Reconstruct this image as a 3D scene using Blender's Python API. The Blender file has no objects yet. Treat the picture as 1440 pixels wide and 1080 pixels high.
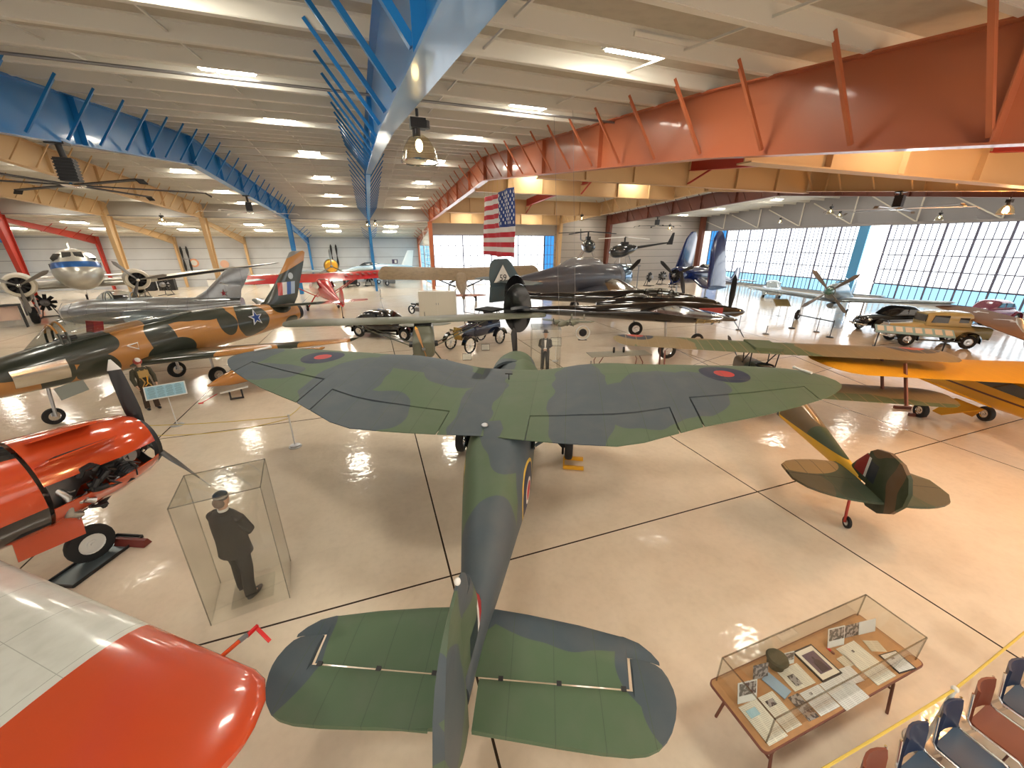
import bpy, math, random
from mathutils import Vector, Matrix
from math import sin, cos, tan, pi, radians as R, hypot, atan2, sqrt
random.seed(7)
C = bpy.context.scene.collection
CAM_H = 5.3; FPX = 541.0; PIT = R(20.2); YAW = R(19.57)

def at(px, py, z=0.0):
    """photo pixel + known height -> point in the hall"""
    s = (px - 720) / FPX; t = (py - 540) / FPX
    Z = (CAM_H - z) / (sin(PIT) + t * cos(PIT))
    X = s * Z; f = Z * (cos(PIT) - t * sin(PIT))
    return (X * cos(YAW) + f * sin(YAW), -X * sin(YAW) + f * cos(YAW), z)

# ------------------------------------------------------------------ mesh helpers
class MB:
    def __init__(s): s.v = []; s.f = []
    def add(s, vs, fs):
        o = len(s.v); s.v += [tuple(v) for v in vs]; s.f += [tuple(i + o for i in f) for f in fs]; return s
    def box(s, c, d, rz=0, ry=0, rx=0):
        M = Matrix.Rotation(rz, 3, 'Z') @ Matrix.Rotation(ry, 3, 'Y') @ Matrix.Rotation(rx, 3, 'X')
        vs = [M @ Vector((x * d[0] / 2, y * d[1] / 2, z * d[2] / 2)) + Vector(c) for x in (-1, 1) for y in (-1, 1) for z in (-1, 1)]
        return s.add(vs, [(0, 1, 3, 2), (4, 6, 7, 5), (0, 4, 5, 1), (2, 3, 7, 6), (0, 2, 6, 4), (1, 5, 7, 3)])
    def bar(s, p, q, w, h=None, up=(0, 0, 1)):
        p = Vector(p); q = Vector(q); h = w if h is None else h
        d = (q - p).normalized(); u = Vector(up)
        if abs(d.dot(u)) > .98: u = Vector((1, 0, 0))
        r = d.cross(u).normalized(); u = r.cross(d)
        vs = [e + r * (a * w / 2) + u * (b * h / 2) for e in (p, q) for a, b in ((-1, -1), (1, -1), (1, 1), (-1, 1))]
        return s.add(vs, [(3, 2, 1, 0), (4, 5, 6, 7), (0, 1, 5, 4), (1, 2, 6, 5), (2, 3, 7, 6), (3, 0, 4, 7)])
    def rings(s, rs, cap=True, closed=True):
        n = len(rs[0]); vs = [p for r in rs for p in r]; fs = []
        m = n if closed else n - 1
        for i in range(len(rs) - 1):
            for k in range(m):
                k2 = (k + 1) % n
                fs.append((i * n + k, i * n + k2, (i + 1) * n + k2, (i + 1) * n + k))
        if cap:
            fs.append(tuple(range(n))[::-1]); fs.append(tuple((len(rs) - 1) * n + k for k in range(n)))
        return s.add(vs, fs)
    def cyl(s, p, q, r1, r2=None, n=12, cap=True):
        r2 = r1 if r2 is None else r2
        return s.tube([p, q], [r1, r2], n, cap)
    def tube(s, pts, r, n=8, cap=True):
        pts = [Vector(p) for p in pts]; rr = r if isinstance(r, (list, tuple)) else [r] * len(pts)
        rs = []; u = None
        for i, p in enumerate(pts):
            d = (pts[min(i + 1, len(pts) - 1)] - pts[max(i - 1, 0)])
            d = d.normalized() if d.length > 1e-9 else Vector((0, 0, 1))
            if u is None:
                u = Vector((0, 0, 1)) if abs(d.z) < .95 else Vector((1, 0, 0))
            a = d.cross(u).normalized(); u = a.cross(d).normalized()
            rs.append([p + (a * cos(2 * pi * k / n) + u * sin(2 * pi * k / n)) * rr[i] for k in range(n)])
        return s.rings(rs, cap)
    def lathe(s, prof, n=24, c=(0, 0, 0), axis='z', cap=False):
        rs = []
        for r, h in prof:
            ring = []
            for k in range(n):
                a = 2 * pi * k / n; x, y, z = r * cos(a), r * sin(a), h
                if axis == 'x': x, y, z = h, r * cos(a), r * sin(a)
                if axis == 'y': x, y, z = r * cos(a), h, r * sin(a)
                ring.append((c[0] + x, c[1] + y, c[2] + z))
            rs.append(ring)
        return s.rings(rs, cap)
    def ball(s, c, r, n=14, m=9):
        r = r if isinstance(r, (list, tuple)) else (r, r, r)
        rs = [[(c[0] + r[0] * sin(pi * (.03 + .94 * i / m)) * cos(2 * pi * k / n), c[1] + r[1] * sin(pi * (.03 + .94 * i / m)) * sin(2 * pi * k / n), c[2] + r[2] * cos(pi * (.03 + .94 * i / m))) for k in range(n)] for i in range(m + 1)]
        return s.rings(rs)
    def prism(s, pts, z0, z1, plane='xy'):
        def m(a, b, h):
            return (a, b, h) if plane == 'xy' else ((a, h, b) if plane == 'xz' else (h, a, b))
        n = len(pts)
        vs = [m(a, b, z0) for a, b in pts] + [m(a, b, z1) for a, b in pts]
        fs = [tuple(range(n))[::-1], tuple(range(n, 2 * n))] + [(k, (k + 1) % n, n + (k + 1) % n, n + k) for k in range(n)]
        return s.add(vs, fs)
    def loft(s, st, n=24, sub=4, cap=True):
        """stations (x, yc, zc, halfwidth, up, down, exponent) along x, splined"""
        st = [tuple(a) + (2.0,) * (7 - len(a)) for a in st]
        out = []
        for i in range(len(st) - 1):
            p0 = st[max(i - 1, 0)]; p1 = st[i]; p2 = st[i + 1]; p3 = st[min(i + 2, len(st) - 1)]
            for j in range(sub):
                t = j / sub; o = []
                for a, b, c_, d in zip(p0, p1, p2, p3):
                    v = .5 * ((2 * b) + (-a + c_) * t + (2 * a - 5 * b + 4 * c_ - d) * t * t + (-a + 3 * b - 3 * c_ + d) * t ** 3)
                    v = max(min(b, c_), min(max(b, c_), v))
                    o.append(v)
                out.append(o)
        out.append(list(st[-1]))
        rs = []
        for x, yc, zc, hw, up, dn, e in out:
            ring = []
            for k in range(n):
                a = 2 * pi * k / n; c_ = cos(a); z_ = sin(a)
                cy = math.copysign(abs(c_) ** (2 / e), c_); cz = math.copysign(abs(z_) ** (2 / e), z_)
                ring.append((x, yc + hw * cy, zc + (up if cz > 0 else dn) * cz))
            rs.append(ring)
        return s.rings(rs, cap)
    def arc_shell(s, st, a0, a1, n=14, thick=.02):
        """open curved panel of a loft between two angles (degrees), with thickness"""
        rs = []
        for x, yc, zc, hw, up, dn in st:
            o = []; i_ = []
            for k in range(n + 1):
                a = R(a0 + (a1 - a0) * k / n)
                for L, d in ((o, 0), (i_, thick)):
                    L.append((x, yc + (hw - d) * cos(a), zc + ((up if sin(a) > 0 else dn) - d) * sin(a)))
            rs.append(o + i_[::-1])
        return s.rings(rs)
    def wing(s, st, m=9, vert=False, off=0.0, flat=False):
        """stations (span, xle, xte, z, thickness[, u0, u1]); vert: span is height, z is sideways"""
        rs = []
        def yt(u):
            return max(.04, (2.97 * sqrt(max(u, 0)) - 1.26 * u - 3.516 * u * u + 2.843 * u ** 3 - 1.015 * u ** 4) if not flat else .9 * (min(1, 6 * u + .3)) * (1 - .6 * max(0, u - .6)))
        for a in st:
            y, xl, xt, z, t = a[:5]; u0, u1 = (a[5], a[6]) if len(a) > 6 else (0, 1)
            up = []; lo = []
            for k in range(m + 1):
                q = k / m; q = q * q * (1.6 - .6 * q) if u0 == 0 else q
                u = u0 + (u1 - u0) * q
                x = xl + (xt - xl) * u; h = yt(u) * t * .5
                up.append((x, h * (1.25 if not vert else 1))); lo.append((x, -h * (.75 if not vert else 1)))
            ring = up + lo[::-1]
            rs.append([(x, off + z + h, y) if vert else (x, y, z + h) for x, h in ring])
        return s.rings(rs)
    def obj(s, name, mat, parent=None, smooth=True, ang=35, loc=None, rot=None):
        me = bpy.data.meshes.new(name); me.from_pydata(s.v, [], s.f)
        import bmesh
        bm = bmesh.new(); bm.from_mesh(me); bmesh.ops.recalc_face_normals(bm, faces=bm.faces); bm.to_mesh(me); bm.free()
        if mat is not None: me.materials.append(mat)
        if smooth:
            me.polygons.foreach_set('use_smooth', [True] * len(me.polygons))
            me.set_sharp_from_angle(angle=R(ang))
        o = bpy.data.objects.new(name, me); C.objects.link(o)
        if parent is not None: o.parent = parent
        if loc is not None: o.location = loc
        if rot is not None: o.rotation_euler = rot
        return o

def thing(name, label, cat, loc=(0, 0, 0), rz=0, group=None, rx=0, ry=0):
    o = bpy.data.objects.new(name, None); C.objects.link(o); o.empty_display_size = .2
    o.location = loc; o.rotation_euler = (rx, ry, rz); o['label'] = label; o['category'] = cat
    if group: o['group'] = group
    return o
def tag(o, label, cat, group=None):
    o['label'] = label; o['category'] = cat
    if group: o['group'] = group
    return o
def struct(o): o['kind'] = 'structure'; return o
def clone(src, loc, rz=None, label=None, group=None, mats=None):
    def cp(o, par):
        c = o.copy(); C.objects.link(c); c.parent = par
        for ch in [x for x in bpy.data.objects if x.parent == o]: cp(ch, c)
        return c
    kids = {}
    def tree(o): return [(x, tree(x)) for x in o.children]
    def build(o, t, par):
        c = o.copy(); C.objects.link(c); c.parent = par
        for x, tt in t: build(x, tt, c)
        return c
    bpy.context.view_layer.update()
    r = build(src, tree(src), None)
    r.location = loc
    if rz is not None: r.rotation_euler.z = rz
    if label: r['label'] = label
    if group: r['group'] = group
    return r

# ------------------------------------------------------------------ materials
class Mat:
    def __init__(s, name, col, rough=.5, metal=0, spec=.5, coat=0, emit=None, es=0, trans=0, alpha=1):
        s.m = bpy.data.materials.new(name); s.m.use_nodes = True; s.nt = s.m.node_tree
        s.b = s.nt.nodes['Principled BSDF']; s.tc = None; s.Q = None
        s.b.inputs['Roughness'].default_value = rough; s.b.inputs['Metallic'].default_value = metal
        s.b.inputs['Specular IOR Level'].default_value = spec; s.b.inputs['Coat Weight'].default_value = coat
        s.b.inputs['Coat Roughness'].default_value = .08
        s.b.inputs['Base Color'].default_value = (*col, 1); s.base = (*col, 1); s.sock = None
        if trans: s.b.inputs['Transmission Weight'].default_value = trans
        if emit: s.b.inputs['Emission Color'].default_value = (*emit, 1); s.b.inputs['Emission Strength'].default_value = es
    def n(s, t, **k):
        x = s.nt.nodes.new(t)
        for a, b in k.items(): setattr(x, a, b)
        return x
    def pos(s):
        if s.tc is None: s.tc = s.n('ShaderNodeTexCoord').outputs['Object']
        return s.tc
    def vm(s, op, a, b=None):
        x = s.n('ShaderNodeVectorMath', operation=op)
        s.put(x.inputs[0], a)
        if b is not None: s.put(x.inputs[1], b)
        return x.outputs['Value'] if op in ('LENGTH', 'DOT_PRODUCT') else x.outputs[0]
    def ma(s, op, a, b=None, c=None):
        x = s.n('ShaderNodeMath', operation=op); s.put(x.inputs[0], a)
        if b is not None: s.put(x.inputs[1], b)
        if c is not None: s.put(x.inputs[2], c)
        return x.outputs[0]
    def put(s, i, v):
        if hasattr(v, 'is_linked'): s.nt.links.new(v, i)
        else: i.default_value = v
    def wob(s, scale=1.5, amt=.25):
        if s.Q is None:
            no = s.n('ShaderNodeTexNoise'); no.inputs['Scale'].default_value = scale; no.inputs['Detail'].default_value = 1
            s.nt.links.new(s.pos(), no.inputs['Vector'])
            d = s.vm('SUBTRACT', no.outputs['Color'], (.5, .5, .5)); d = s.vm('MULTIPLY', d, (amt * 2,) * 3)
            s.Q = s.vm('ADD', s.pos(), d)
        return s.Q
    def blob(s, c, r, wob=True, soft=0):
        """ellipsoid mask; r component None = infinite"""
        p = s.wob() if wob else s.pos()
        q = s.vm('MULTIPLY', s.vm('SUBTRACT', p, tuple(c)), tuple(0 if a is None else 1 / a for a in r))
        return s.ma('LESS_THAN', s.vm('LENGTH', q), 1.0)
    def half(s, d, k):
        """d . P > k"""
        return s.ma('GREATER_THAN', s.vm('DOT_PRODUCT', s.pos(), tuple(d)), k)
    def box(s, lo, hi):
        m = None
        for i in range(3):
            e = [0, 0, 0]; e[i] = 1
            for v, sg in ((lo[i], 1), (hi[i], -1)):
                if v is None: continue
                h = s.half([a * sg for a in e], v * sg)
                m = h if m is None else s.ma('MULTIPLY', m, h)
        return m
    def any(s, *ms):
        m = ms[0]
        for x in ms[1:]: m = s.ma('MAXIMUM', m, x)
        return m
    def both(s, a, b): return s.ma('MULTIPLY', a, b)
    def noise(s, scale, th, detail=1, stretch=(1, 1, 1), seed=0):
        no = s.n('ShaderNodeTexNoise'); no.inputs['Scale'].default_value = scale; no.inputs['Detail'].default_value = detail
        v = s.vm('MULTIPLY', s.pos(), stretch); v = s.vm('ADD', v, (seed * 3.7, seed * 1.3, seed))
        s.nt.links.new(v, no.inputs['Vector'])
        return s.ma('GREATER_THAN', no.outputs['Fac'], th) if th is not None else no.outputs['Fac']
    def paint(s, mask, col):
        x = s.n('ShaderNodeMix', data_type='RGBA')
        s.put(x.inputs['Factor'], mask)
        s.put(x.inputs['A'], s.sock if s.sock is not None else s.base)
        s.put(x.inputs['B'], col if hasattr(col, 'is_linked') else (*col, 1))
        s.sock = x.outputs['Result']; return s
    def grime(s, scale=3, amt=.25, col=(.1, .08, .06)):
        no = s.n('ShaderNodeTexNoise'); no.inputs['Scale'].default_value = scale; no.inputs['Detail'].default_value = 6
        s.nt.links.new(s.pos(), no.inputs['Vector'])
        mr = s.n('ShaderNodeMapRange'); mr.inputs['From Min'].default_value = .45; mr.inputs['From Max'].default_value = .75
        mr.inputs['To Max'].default_value = amt; s.nt.links.new(no.outputs['Fac'], mr.inputs['Value'])
        return s.paint(mr.outputs['Result'], col)
    def bump(s, scale=40, strength=.1, dist=.01):
        no = s.n('ShaderNodeTexNoise'); no.inputs['Scale'].default_value = scale
        s.nt.links.new(s.pos(), no.inputs['Vector'])
        b = s.n('ShaderNodeBump'); b.inputs['Strength'].default_value = strength; b.inputs['Distance'].default_value = dist
        s.nt.links.new(no.outputs['Fac'], b.inputs['Height']); s.nt.links.new(b.outputs[0], s.b.inputs['Normal']); return s
    def lines(s, axis, spacing, width, col, off=0.0, rng=None):
        e = [0, 0, 0]; e[axis] = 1
        d = s.vm('DOT_PRODUCT', s.pos(), tuple(e))
        f = s.ma('PINGPONG', s.ma('ADD', d, off), spacing / 2)
        m = s.ma('LESS_THAN', f, width)
        if rng is not None: m = s.both(m, rng)
        return s.paint(m, col)
    def done(s):
        if s.sock is not None: s.nt.links.new(s.sock, s.b.inputs['Base Color'])
        return s.m

def simple(name, col, rough=.5, metal=0, g=.0, **k):
    m = Mat(name, col, rough, metal, **k)
    if g: m.grime(4, g)
    return m.done()

def glass_mat(name, col=(.97, .975, .965), op=.12, rough=.03):
    m = bpy.data.materials.new(name); m.use_nodes = True; nt = m.node_tree; nt.nodes.clear()
    o = nt.nodes.new('ShaderNodeOutputMaterial'); mx = nt.nodes.new('ShaderNodeMixShader')
    t = nt.nodes.new('ShaderNodeBsdfTransparent'); t.inputs[0].default_value = (*col, 1)
    g = nt.nodes.new('ShaderNodeBsdfGlossy'); g.inputs['Roughness'].default_value = rough
    fr = nt.nodes.new('ShaderNodeLayerWeight'); fr.inputs[0].default_value = .5
    pw = nt.nodes.new('ShaderNodeMath'); pw.operation = 'POWER'; pw.inputs[1].default_value = 5
    ad = nt.nodes.new('ShaderNodeMath'); ad.operation = 'MULTIPLY_ADD'; ad.inputs[1].default_value = .6; ad.inputs[2].default_value = op * .45
    nt.links.new(fr.outputs['Facing'], pw.inputs[0]); nt.links.new(pw.outputs[0], ad.inputs[0]); nt.links.new(ad.outputs[0], mx.inputs[0])
    nt.links.new(t.outputs[0], mx.inputs[1]); nt.links.new(g.outputs[0], mx.inputs[2]); nt.links.new(mx.outputs[0], o.inputs[0])
    return m
def emit_mat(name, col, st):
    m = bpy.data.materials.new(name); m.use_nodes = True; nt = m.node_tree; nt.nodes.clear()
    o = nt.nodes.new('ShaderNodeOutputMaterial'); e = nt.nodes.new('ShaderNodeEmission')
    e.inputs[0].default_value = (*col, 1); e.inputs[1].default_value = st; nt.links.new(e.outputs[0], o.inputs[0]); return m

M = {}
M['white_steel'] = simple('white_steel', (.74, .72, .65), .5)
M['roof'] = simple('roof_insulation', (.52, .48, .40), .7, g=.15)
M['blue_steel'] = simple('blue_steel', (.012, .19, .50), .34, coat=.3)
M['orange_steel'] = simple('orange_steel', (.50, .145, .06), .38, coat=.3)
M['tan_steel'] = simple('tan_steel', (.60, .40, .20), .5)
M['red_steel'] = simple('red_steel', (.42, .035, .02), .45)
M['brown_steel'] = simple('brown_steel', (.16, .05, .03), .5)
M['black'] = simple('black_paint', (.012, .012, .013), .35)
M['gloss_black'] = simple('gloss_black_paint', (.006, .006, .007), .08, coat=1)
M['rubber'] = simple('rubber', (.015, .015, .015), .75)
M['chrome'] = simple('chrome', (.75, .75, .76), .12, 1)
M['alu'] = simple('aluminium', (.55, .56, .57), .33, 1, g=.3)
M['steel'] = simple('grey_steel', (.25, .25, .26), .4, .8)
M['dark'] = simple('dark_metal', (.03, .03, .032), .5, .5)
M['white'] = simple('white_paint', (.75, .74, .7), .4)
M['cream'] = simple('cream_paint', (.46, .39, .18), .25, coat=.5)
M['yellow'] = simple('yellow_paint', (.85, .42, .02), .35, coat=.3)
M['tyre_white'] = simple('whitewall', (.7, .66, .56), .6)
M['glass'] = glass_mat('clear_acrylic')
M['dglass'] = simple('dark_glass', (.03, .035, .04), .06, 0, coat=1)
M['skin'] = simple('mannequin_skin', (.55, .33, .22), .55)
M['cloth_black'] = Mat('black_cloth', (.012, .014, .013), .8).bump(60, .3).done()
M['rope'] = simple('yellow_rope', (.62, .45, .08), .7)
M['paper'] = simple('paper', (.66, .64, .55), .7)
M['cork'] = Mat('brown_board', (.42, .22, .09), .6).grime(9, .3).done()
M['red'] = simple('red_paint', (.55, .012, .015), .25, coat=.7)
M['prop_grey'] = simple('propeller_grey', (.2, .19, .18), .4, .4)

# ------------------------------------------------------------------ common pieces
def wheel(parent, c, r, w, name='wheel', hub=None, white=False, n=22):
    """wheel with axis along local y"""
    b = MB().lathe([(r * .55, -w * .45), (r * .8, -w * .5), (r * .96, -w * .38), (r, -w * .12), (r, w * .12), (r * .96, w * .38), (r * .8, w * .5), (r * .55, w * .45), (r * .55, -w * .45)], n, c, 'y')
    t = b.obj(name, M['rubber'], parent)
    h = MB().lathe([(0.01, -w * .42), (r * .2, -w * .44), (r * .22, -w * .3), (r * .5, -w * .3), (r * .57, -w * .42), (r * .57, w * .42), (r * .5, w * .3), (r * .22, w * .3), (r * .2, w * .44), (0.01, w * .42)], 16, c, 'y')
    h.obj('hub', hub or M['chrome'], t)
    if white:
        for sg in (-1, 1):
            MB().lathe([(r * .6, sg * w * .5), (r * .84, sg * w * .52)], n, c, 'y').obj('whitewall', M['tyre_white'], t)
    return t

def prop(parent, c, R_, n, chord, mat, a0=90, hub=.12, tips=None, cone=None, cm=None, tilt=0):
    """propeller in local y-z plane facing +x"""
    for k in range(n):
        a = R(a0 + 360 * k / n); b = MB(); rs = []
        d = Vector((0, cos(a), sin(a))); q = Vector((0, -sin(a), cos(a)))
        for i in range(9):
            t = i / 8; rr = hub * .6 + (R_ - hub * .6) * t
            ch = chord * (.45 + .55 * min(1, t * 2.6)) * (1 if t < .82 else sqrt(max(.03, 1 - ((t - .82) / .18) ** 2)))
            tw = R(68 - 45 * t); e = q * cos(tw) + Vector((1, 0, 0)) * sin(tw); nn = d.cross(e); th = chord * (.22 - .16 * t)
            ce = Vector(c) + d * rr
            rs.append([ce + e * (ch / 2 * cos(2 * pi * j / 10)) + nn * (th / 2 * sin(2 * pi * j / 10)) for j in range(10)])
        b.rings(rs); bl = b.obj('propeller_blade', mat, parent)
        if tips:
            b = MB()
            b.rings([[Vector(p) + (Vector(p) - (Vector(c) + d * (hub * .6 + (R_ - hub * .6) * i / 8))) * .05 for p in rs[i]] for i in (7, 8)])
            b.obj('blade_tip', tips, bl)
    cl = cone or hub * 1.6
    MB().lathe([(hub * 1.05, -hub * .6), (hub, 0), (hub * .85, cl * .4), (hub * .5, cl * .8), (.005, cl)], 18, c, 'x', True).obj('spinner', cm or M['steel'], parent)

def radial_cowl(parent, x0, x1, zc, r, mat, yc=0, inner=.72, name='cowling', eng=True):
    MB().lathe([(r * inner, x1 - .04), (r * (inner + .06), x1), (r * .9, x1 - .01), (r, x1 - (x1 - x0) * .3), (r * 1.02, (x0 + x1) / 2), (r, x0), (r * .9, x0), (r * .9, x1 - .1), (r * inner, x1 - .04)], 32, (0, yc, zc), 'x').obj(name, mat, parent)
    if eng:
        b = MB().lathe([(r * .22, x1 - .12), (r * .25, x1 - .4)], 14, (0, yc, zc), 'x', True)
        for k in range(9):
            a = 2 * pi * k / 9 + pi / 2
            b.cyl((x1 - .25, yc + r * .2 * cos(a), zc + r * .2 * sin(a)), (x1 - .25, yc + r * .85 * cos(a), zc + r * .85 * sin(a)), r * .13, n=8)
        b.lathe([(.02, x0 + (x1 - x0) * .45), (r * .9, x0 + (x1 - x0) * .45)], 20, (0, yc, zc), 'x')
        b.obj('engine', M['dark'], parent)

def interp(tab, y):
    for a, b in zip(tab, tab[1:]):
        if a[0] <= y <= b[0]:
            t = (y - a[0]) / (b[0] - a[0] + 1e-9); return [p + (q - p) * t for p, q in zip(a, b)]
    return list(tab[-1] if y > tab[-1][0] else tab[0])
def text_mesh(s, size, mat, parent, loc, rot, name='lettering', ext=.004, align='CENTER'):
    cu = bpy.data.curves.new('t', 'FONT'); cu.body = s; cu.size = size; cu.extrude = ext; cu.align_x = align; cu.align_y = 'CENTER'
    o = bpy.data.objects.new('t', cu); C.objects.link(o); bpy.context.view_layer.update()
    me = bpy.data.meshes.new_from_object(o); bpy.data.objects.remove(o)
    me.materials.clear(); me.materials.append(mat)
    x = bpy.data.objects.new(name, me); C.objects.link(x); x.parent = parent; x.location = loc; x.rotation_euler = rot
    return x
# ================================================================== HALL
ZT = [(-60, 6.9), (-1.5, 6.95), (7.5, 8.2), (24.5, 9.95), (48, 8.7), (70, 7.5)]
def zt(Y):  # underside of the purlins = top of the frames
    for (a, p), (b_, q) in zip(ZT, ZT[1:]):
        if Y <= b_: return p + (q - p) * (Y - a) / (b_ - a)
    return 7.5
XL, XR, YN, YF, YW = -40.0, 47.2, -9.0, 61.0, 48.6

f = Mat('polished_floor', (.80, .68, .53), .10, spec=.5)
f.grime(.35, .30, (.66, .50, .36)); f.grime(1.8, .22, (.55, .43, .30)); f.grime(9, .08, (.3, .22, .15))
f.lines(0, 7.0, .016, (.05, .035, .025), off=-.7); f.lines(1, 7.6, .016, (.05, .035, .025), off=-5.05)
f.bump(5, .3, .02)
b = MB().box(((XL + 60) / 2, (YN + YF + 1) / 2, -.1), (60 - XL, YF + 1 - YN, .2))
struct(b.obj('floor', f.done(), smooth=False))

ceil = None
CE = []
for y0, y1 in ((YN, -1.5), (-1.5, 7.5), (7.5, 24.5), (24.5, YW + .3)):
    z0, z1 = zt(y0) + .26, zt(y1) + .26
    b = MB().add([(XL, y0, z0), (XR, y0, z0), (XR, y1, z1), (XL, y1, z1), (XL, y0, z0 + .1), (XR, y0, z0 + .1), (XR, y1, z1 + .1), (XL, y1, z1 + .1)],
                 [(0, 1, 2, 3), (7, 6, 5, 4), (0, 4, 5, 1), (1, 5, 6, 2), (2, 6, 7, 3), (3, 7, 4, 0)])
    CE.append(struct(b.obj('ceiling', M['roof'], smooth=False)))
near_c, far_c = CE[2], CE[3]
zl0, zl1 = 7.55, 6.15   # lean-to roof
b = MB().add([(XL, YW, zl0), (7.3, YW, zl0), (7.3, YF, zl1), (XL, YF, zl1), (XL, YW, zl0 + .1), (7.3, YW, zl0 + .1), (7.3, YF, zl1 + .1), (XL, YF, zl1 + .1)],
             [(0, 1, 2, 3), (7, 6, 5, 4), (0, 4, 5, 1), (1, 5, 6, 2), (2, 6, 7, 3), (3, 7, 4, 0)])
lean_c = struct(b.obj('ceiling', M['roof'], smooth=False))
# purlins: Z-section beams running across the frames
PY = [-7.6 + 1.52 * k for k in range(38)]
for y in PY:
    if y > YW - .2: continue
    z = zt(y); p = CE[0] if y < -1.5 else CE[1] if y < 7.5 else near_c if y < 24.5 else far_c
    b = MB().box(((XL + XR) / 2, y, z + .13), (XR - XL, .02, .24))
    b.box(((XL + XR) / 2, y + .05, z + .012), (XR - XL, .10, .02)).box(((XL + XR) / 2, y - .045, z + .25), (XR - XL, .09, .02))
    b.obj('purlin', M['white_steel'], p, smooth=False)
for k in range(7):
    y = YW + 1.2 + k * 1.75; z = zl0 + (zl1 - zl0) * (y - YW) / (YF - YW) - .1
    MB().box(((XL + 7.3) / 2, y, z), (7.3 - XL, .08, .2)).obj('purlin', M['white_steel'], lean_c, smooth=False)
# sag rods and bracing between purlins
for x in (-25, -18.2, -12.2, -9.5, -4.9, -2.6, 2.2, 5.0, 9.8, 12.3, 19.5, 27.2, 34.5, 41):
    for (y0, y1), p in (((-1.5, 7.5), CE[1]), ((7.5, 24.5), near_c), ((24.5, YW), far_c)):
        MB().bar((x, y0, zt(y0) + .1), (x, y1, zt(y1) + .1), .03).obj('sag_rod', M['white_steel'], p, smooth=False)
# conduit along the hall
MB().tube([(XL, 11.2, zt(11.2) - .06), (XR, 11.2, zt(11.2) - .06)], .03).obj('conduit', M['steel'], near_c)
MB().tube([(XL, YW - .4, 7.62), (7, YW - .4, 7.62)], .035).obj('conduit', M['steel'], far_c)

# ---- roof frames
def frame(X, mat, label, y_far=YW - .6, brace=True, col=True, deep=1.2, lean=True, y_near=YN, w=.34, lean_mat=None):
    t = thing('roof_frame', label, 'roof frame', (X, 0, 0), 0, 'steel roof frames')
    def seg(y0, y1, n='rafter'):
        b = MB()
        A = Vector((0, y0, zt(y0))); B = Vector((0, y1, zt(y1)))
        b.add([(sx * .012, y, z) for sx in (-1, 1) for (y, z) in ((y0, A.z), (y1, B.z), (y1, B.z - deep), (y0, A.z - deep))], [(0, 1, 2, 3), (7, 6, 5, 4), (0, 4, 5, 1), (2, 6, 7, 3), (1, 5, 6, 2), (0, 3, 7, 4)])
        o = b.obj(n, mat, t, smooth=False)
        for dz, nn in ((0, 'top_flange'), (-deep, 'bottom_flange')):
            MB().bar((0, y0, A.z + dz), (0, y1, B.z + dz), w, .025).obj(nn, mat, o, smooth=False)
        b = MB(); n_ = int((y1 - y0) / 4.6)
        for i in range(1, n_ + 1):
            y = y0 + (y1 - y0) * i / (n_ + 1); b.box((0, y, zt(y) - deep / 2), (w * .9, .02, deep))
        if n_: b.obj('stiffener_plate', mat, o, smooth=False)
    seg(y_near, -1.5); seg(-1.5, 7.5); seg(7.5, 24.5); seg(24.5, y_far)
    MB().box((0, 24.5, 9.95 - deep / 2), (w * 1.1, .06, deep + .08)).obj('ridge_plate', mat, t, smooth=False)
    if col:
        b = MB(); z1 = zt(y_far); h = z1
        # tapered column: wide at the knee, narrow at the floor
        for sx in (0,):
            b.add([(s_ * .02, y, z) for s_ in (-1, 1) for y, z in ((y_far - .55, h), (y_far + .6, h), (y_far + .6, 0), (y_far + .15, 0))], [(0, 1, 2, 3), (7, 6, 5, 4), (0, 4, 5, 1), (2, 6, 7, 3), (1, 5, 6, 2), (0, 3, 7, 4)])
        b.bar((0, y_far - .55, h), (0, y_far + .15, 0), w, .04, up=(0, 1, 0)); b.bar((0, y_far + .6, h), (0, y_far + .6, 0), w, .04, up=(0, 1, 0))
        b.obj('column', mat, t, smooth=False)
    if brace:
        for y in PY:
            if y < 1 or y > y_far - .3: continue
            for sx in (-1, 1):
                MB().bar((sx * .1, y, zt(y) - deep + .08), (sx * 1.0, y, zt(y) + .12), .055, .055).obj('brace', mat, t, smooth=False)
    if lean:
        b = MB()
        y0 = y_far + .6
        def zz(y): return zl0 + (zl1 - zl0) * (y - YW) / (YF - YW) - .2
        pts = [(y0, zz(y0)), (YF - .3, zz(YF)), (YF - .3, zz(YF) - .9), (YF - 3.2, zz(YF - 3) - .75), (y0, zz(y0) - .35)]
        b.prism(pts, -.02, .02, 'yz')
        for p_, q_ in zip(pts[2:], pts[3:]): b.bar((0, *p_), (0, *q_), .25, .03)
        b.obj('lean_to_rafter', lean_mat or mat, t, smooth=False)
        MB().add([(sx, y, z) for sx in (-.12, .12) for y, z in ((YF - .8, zz(YF)), (YF - .15, zz(YF)), (YF - .15, 0), (YF - .4, 0))], [(0, 1, 2, 3), (7, 6, 5, 4), (0, 4, 5, 1), (2, 6, 7, 3), (1, 5, 6, 2), (0, 3, 7, 4)]).obj('wall_column', lean_mat or mat, t, smooth=False)
        for k in range(4):
            y = y0 + 4 + k * 2
            for sx in (-1, 1): MB().bar((sx * .05, y, zz(y) - .6), (sx * .9, y, zz(y) + .1), .05).obj('brace', lean_mat or mat, t, smooth=False)
    return t
frame(-36.5, M['blue_steel'], 'blue steel roof frame in the far left corner, mostly hidden', brace=False)
frame(-29.2, M['red_steel'], 'dark red roof frame with sloping column at the left edge of the hall', brace=False)
frame(-21.9, M['tan_steel'], 'tan steel roof frame whose column stands behind the airliner, leftmost tan one')
frame(-14.6, M['tan_steel'], 'tan steel roof frame between the blue one and the leftmost tan one')
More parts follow.
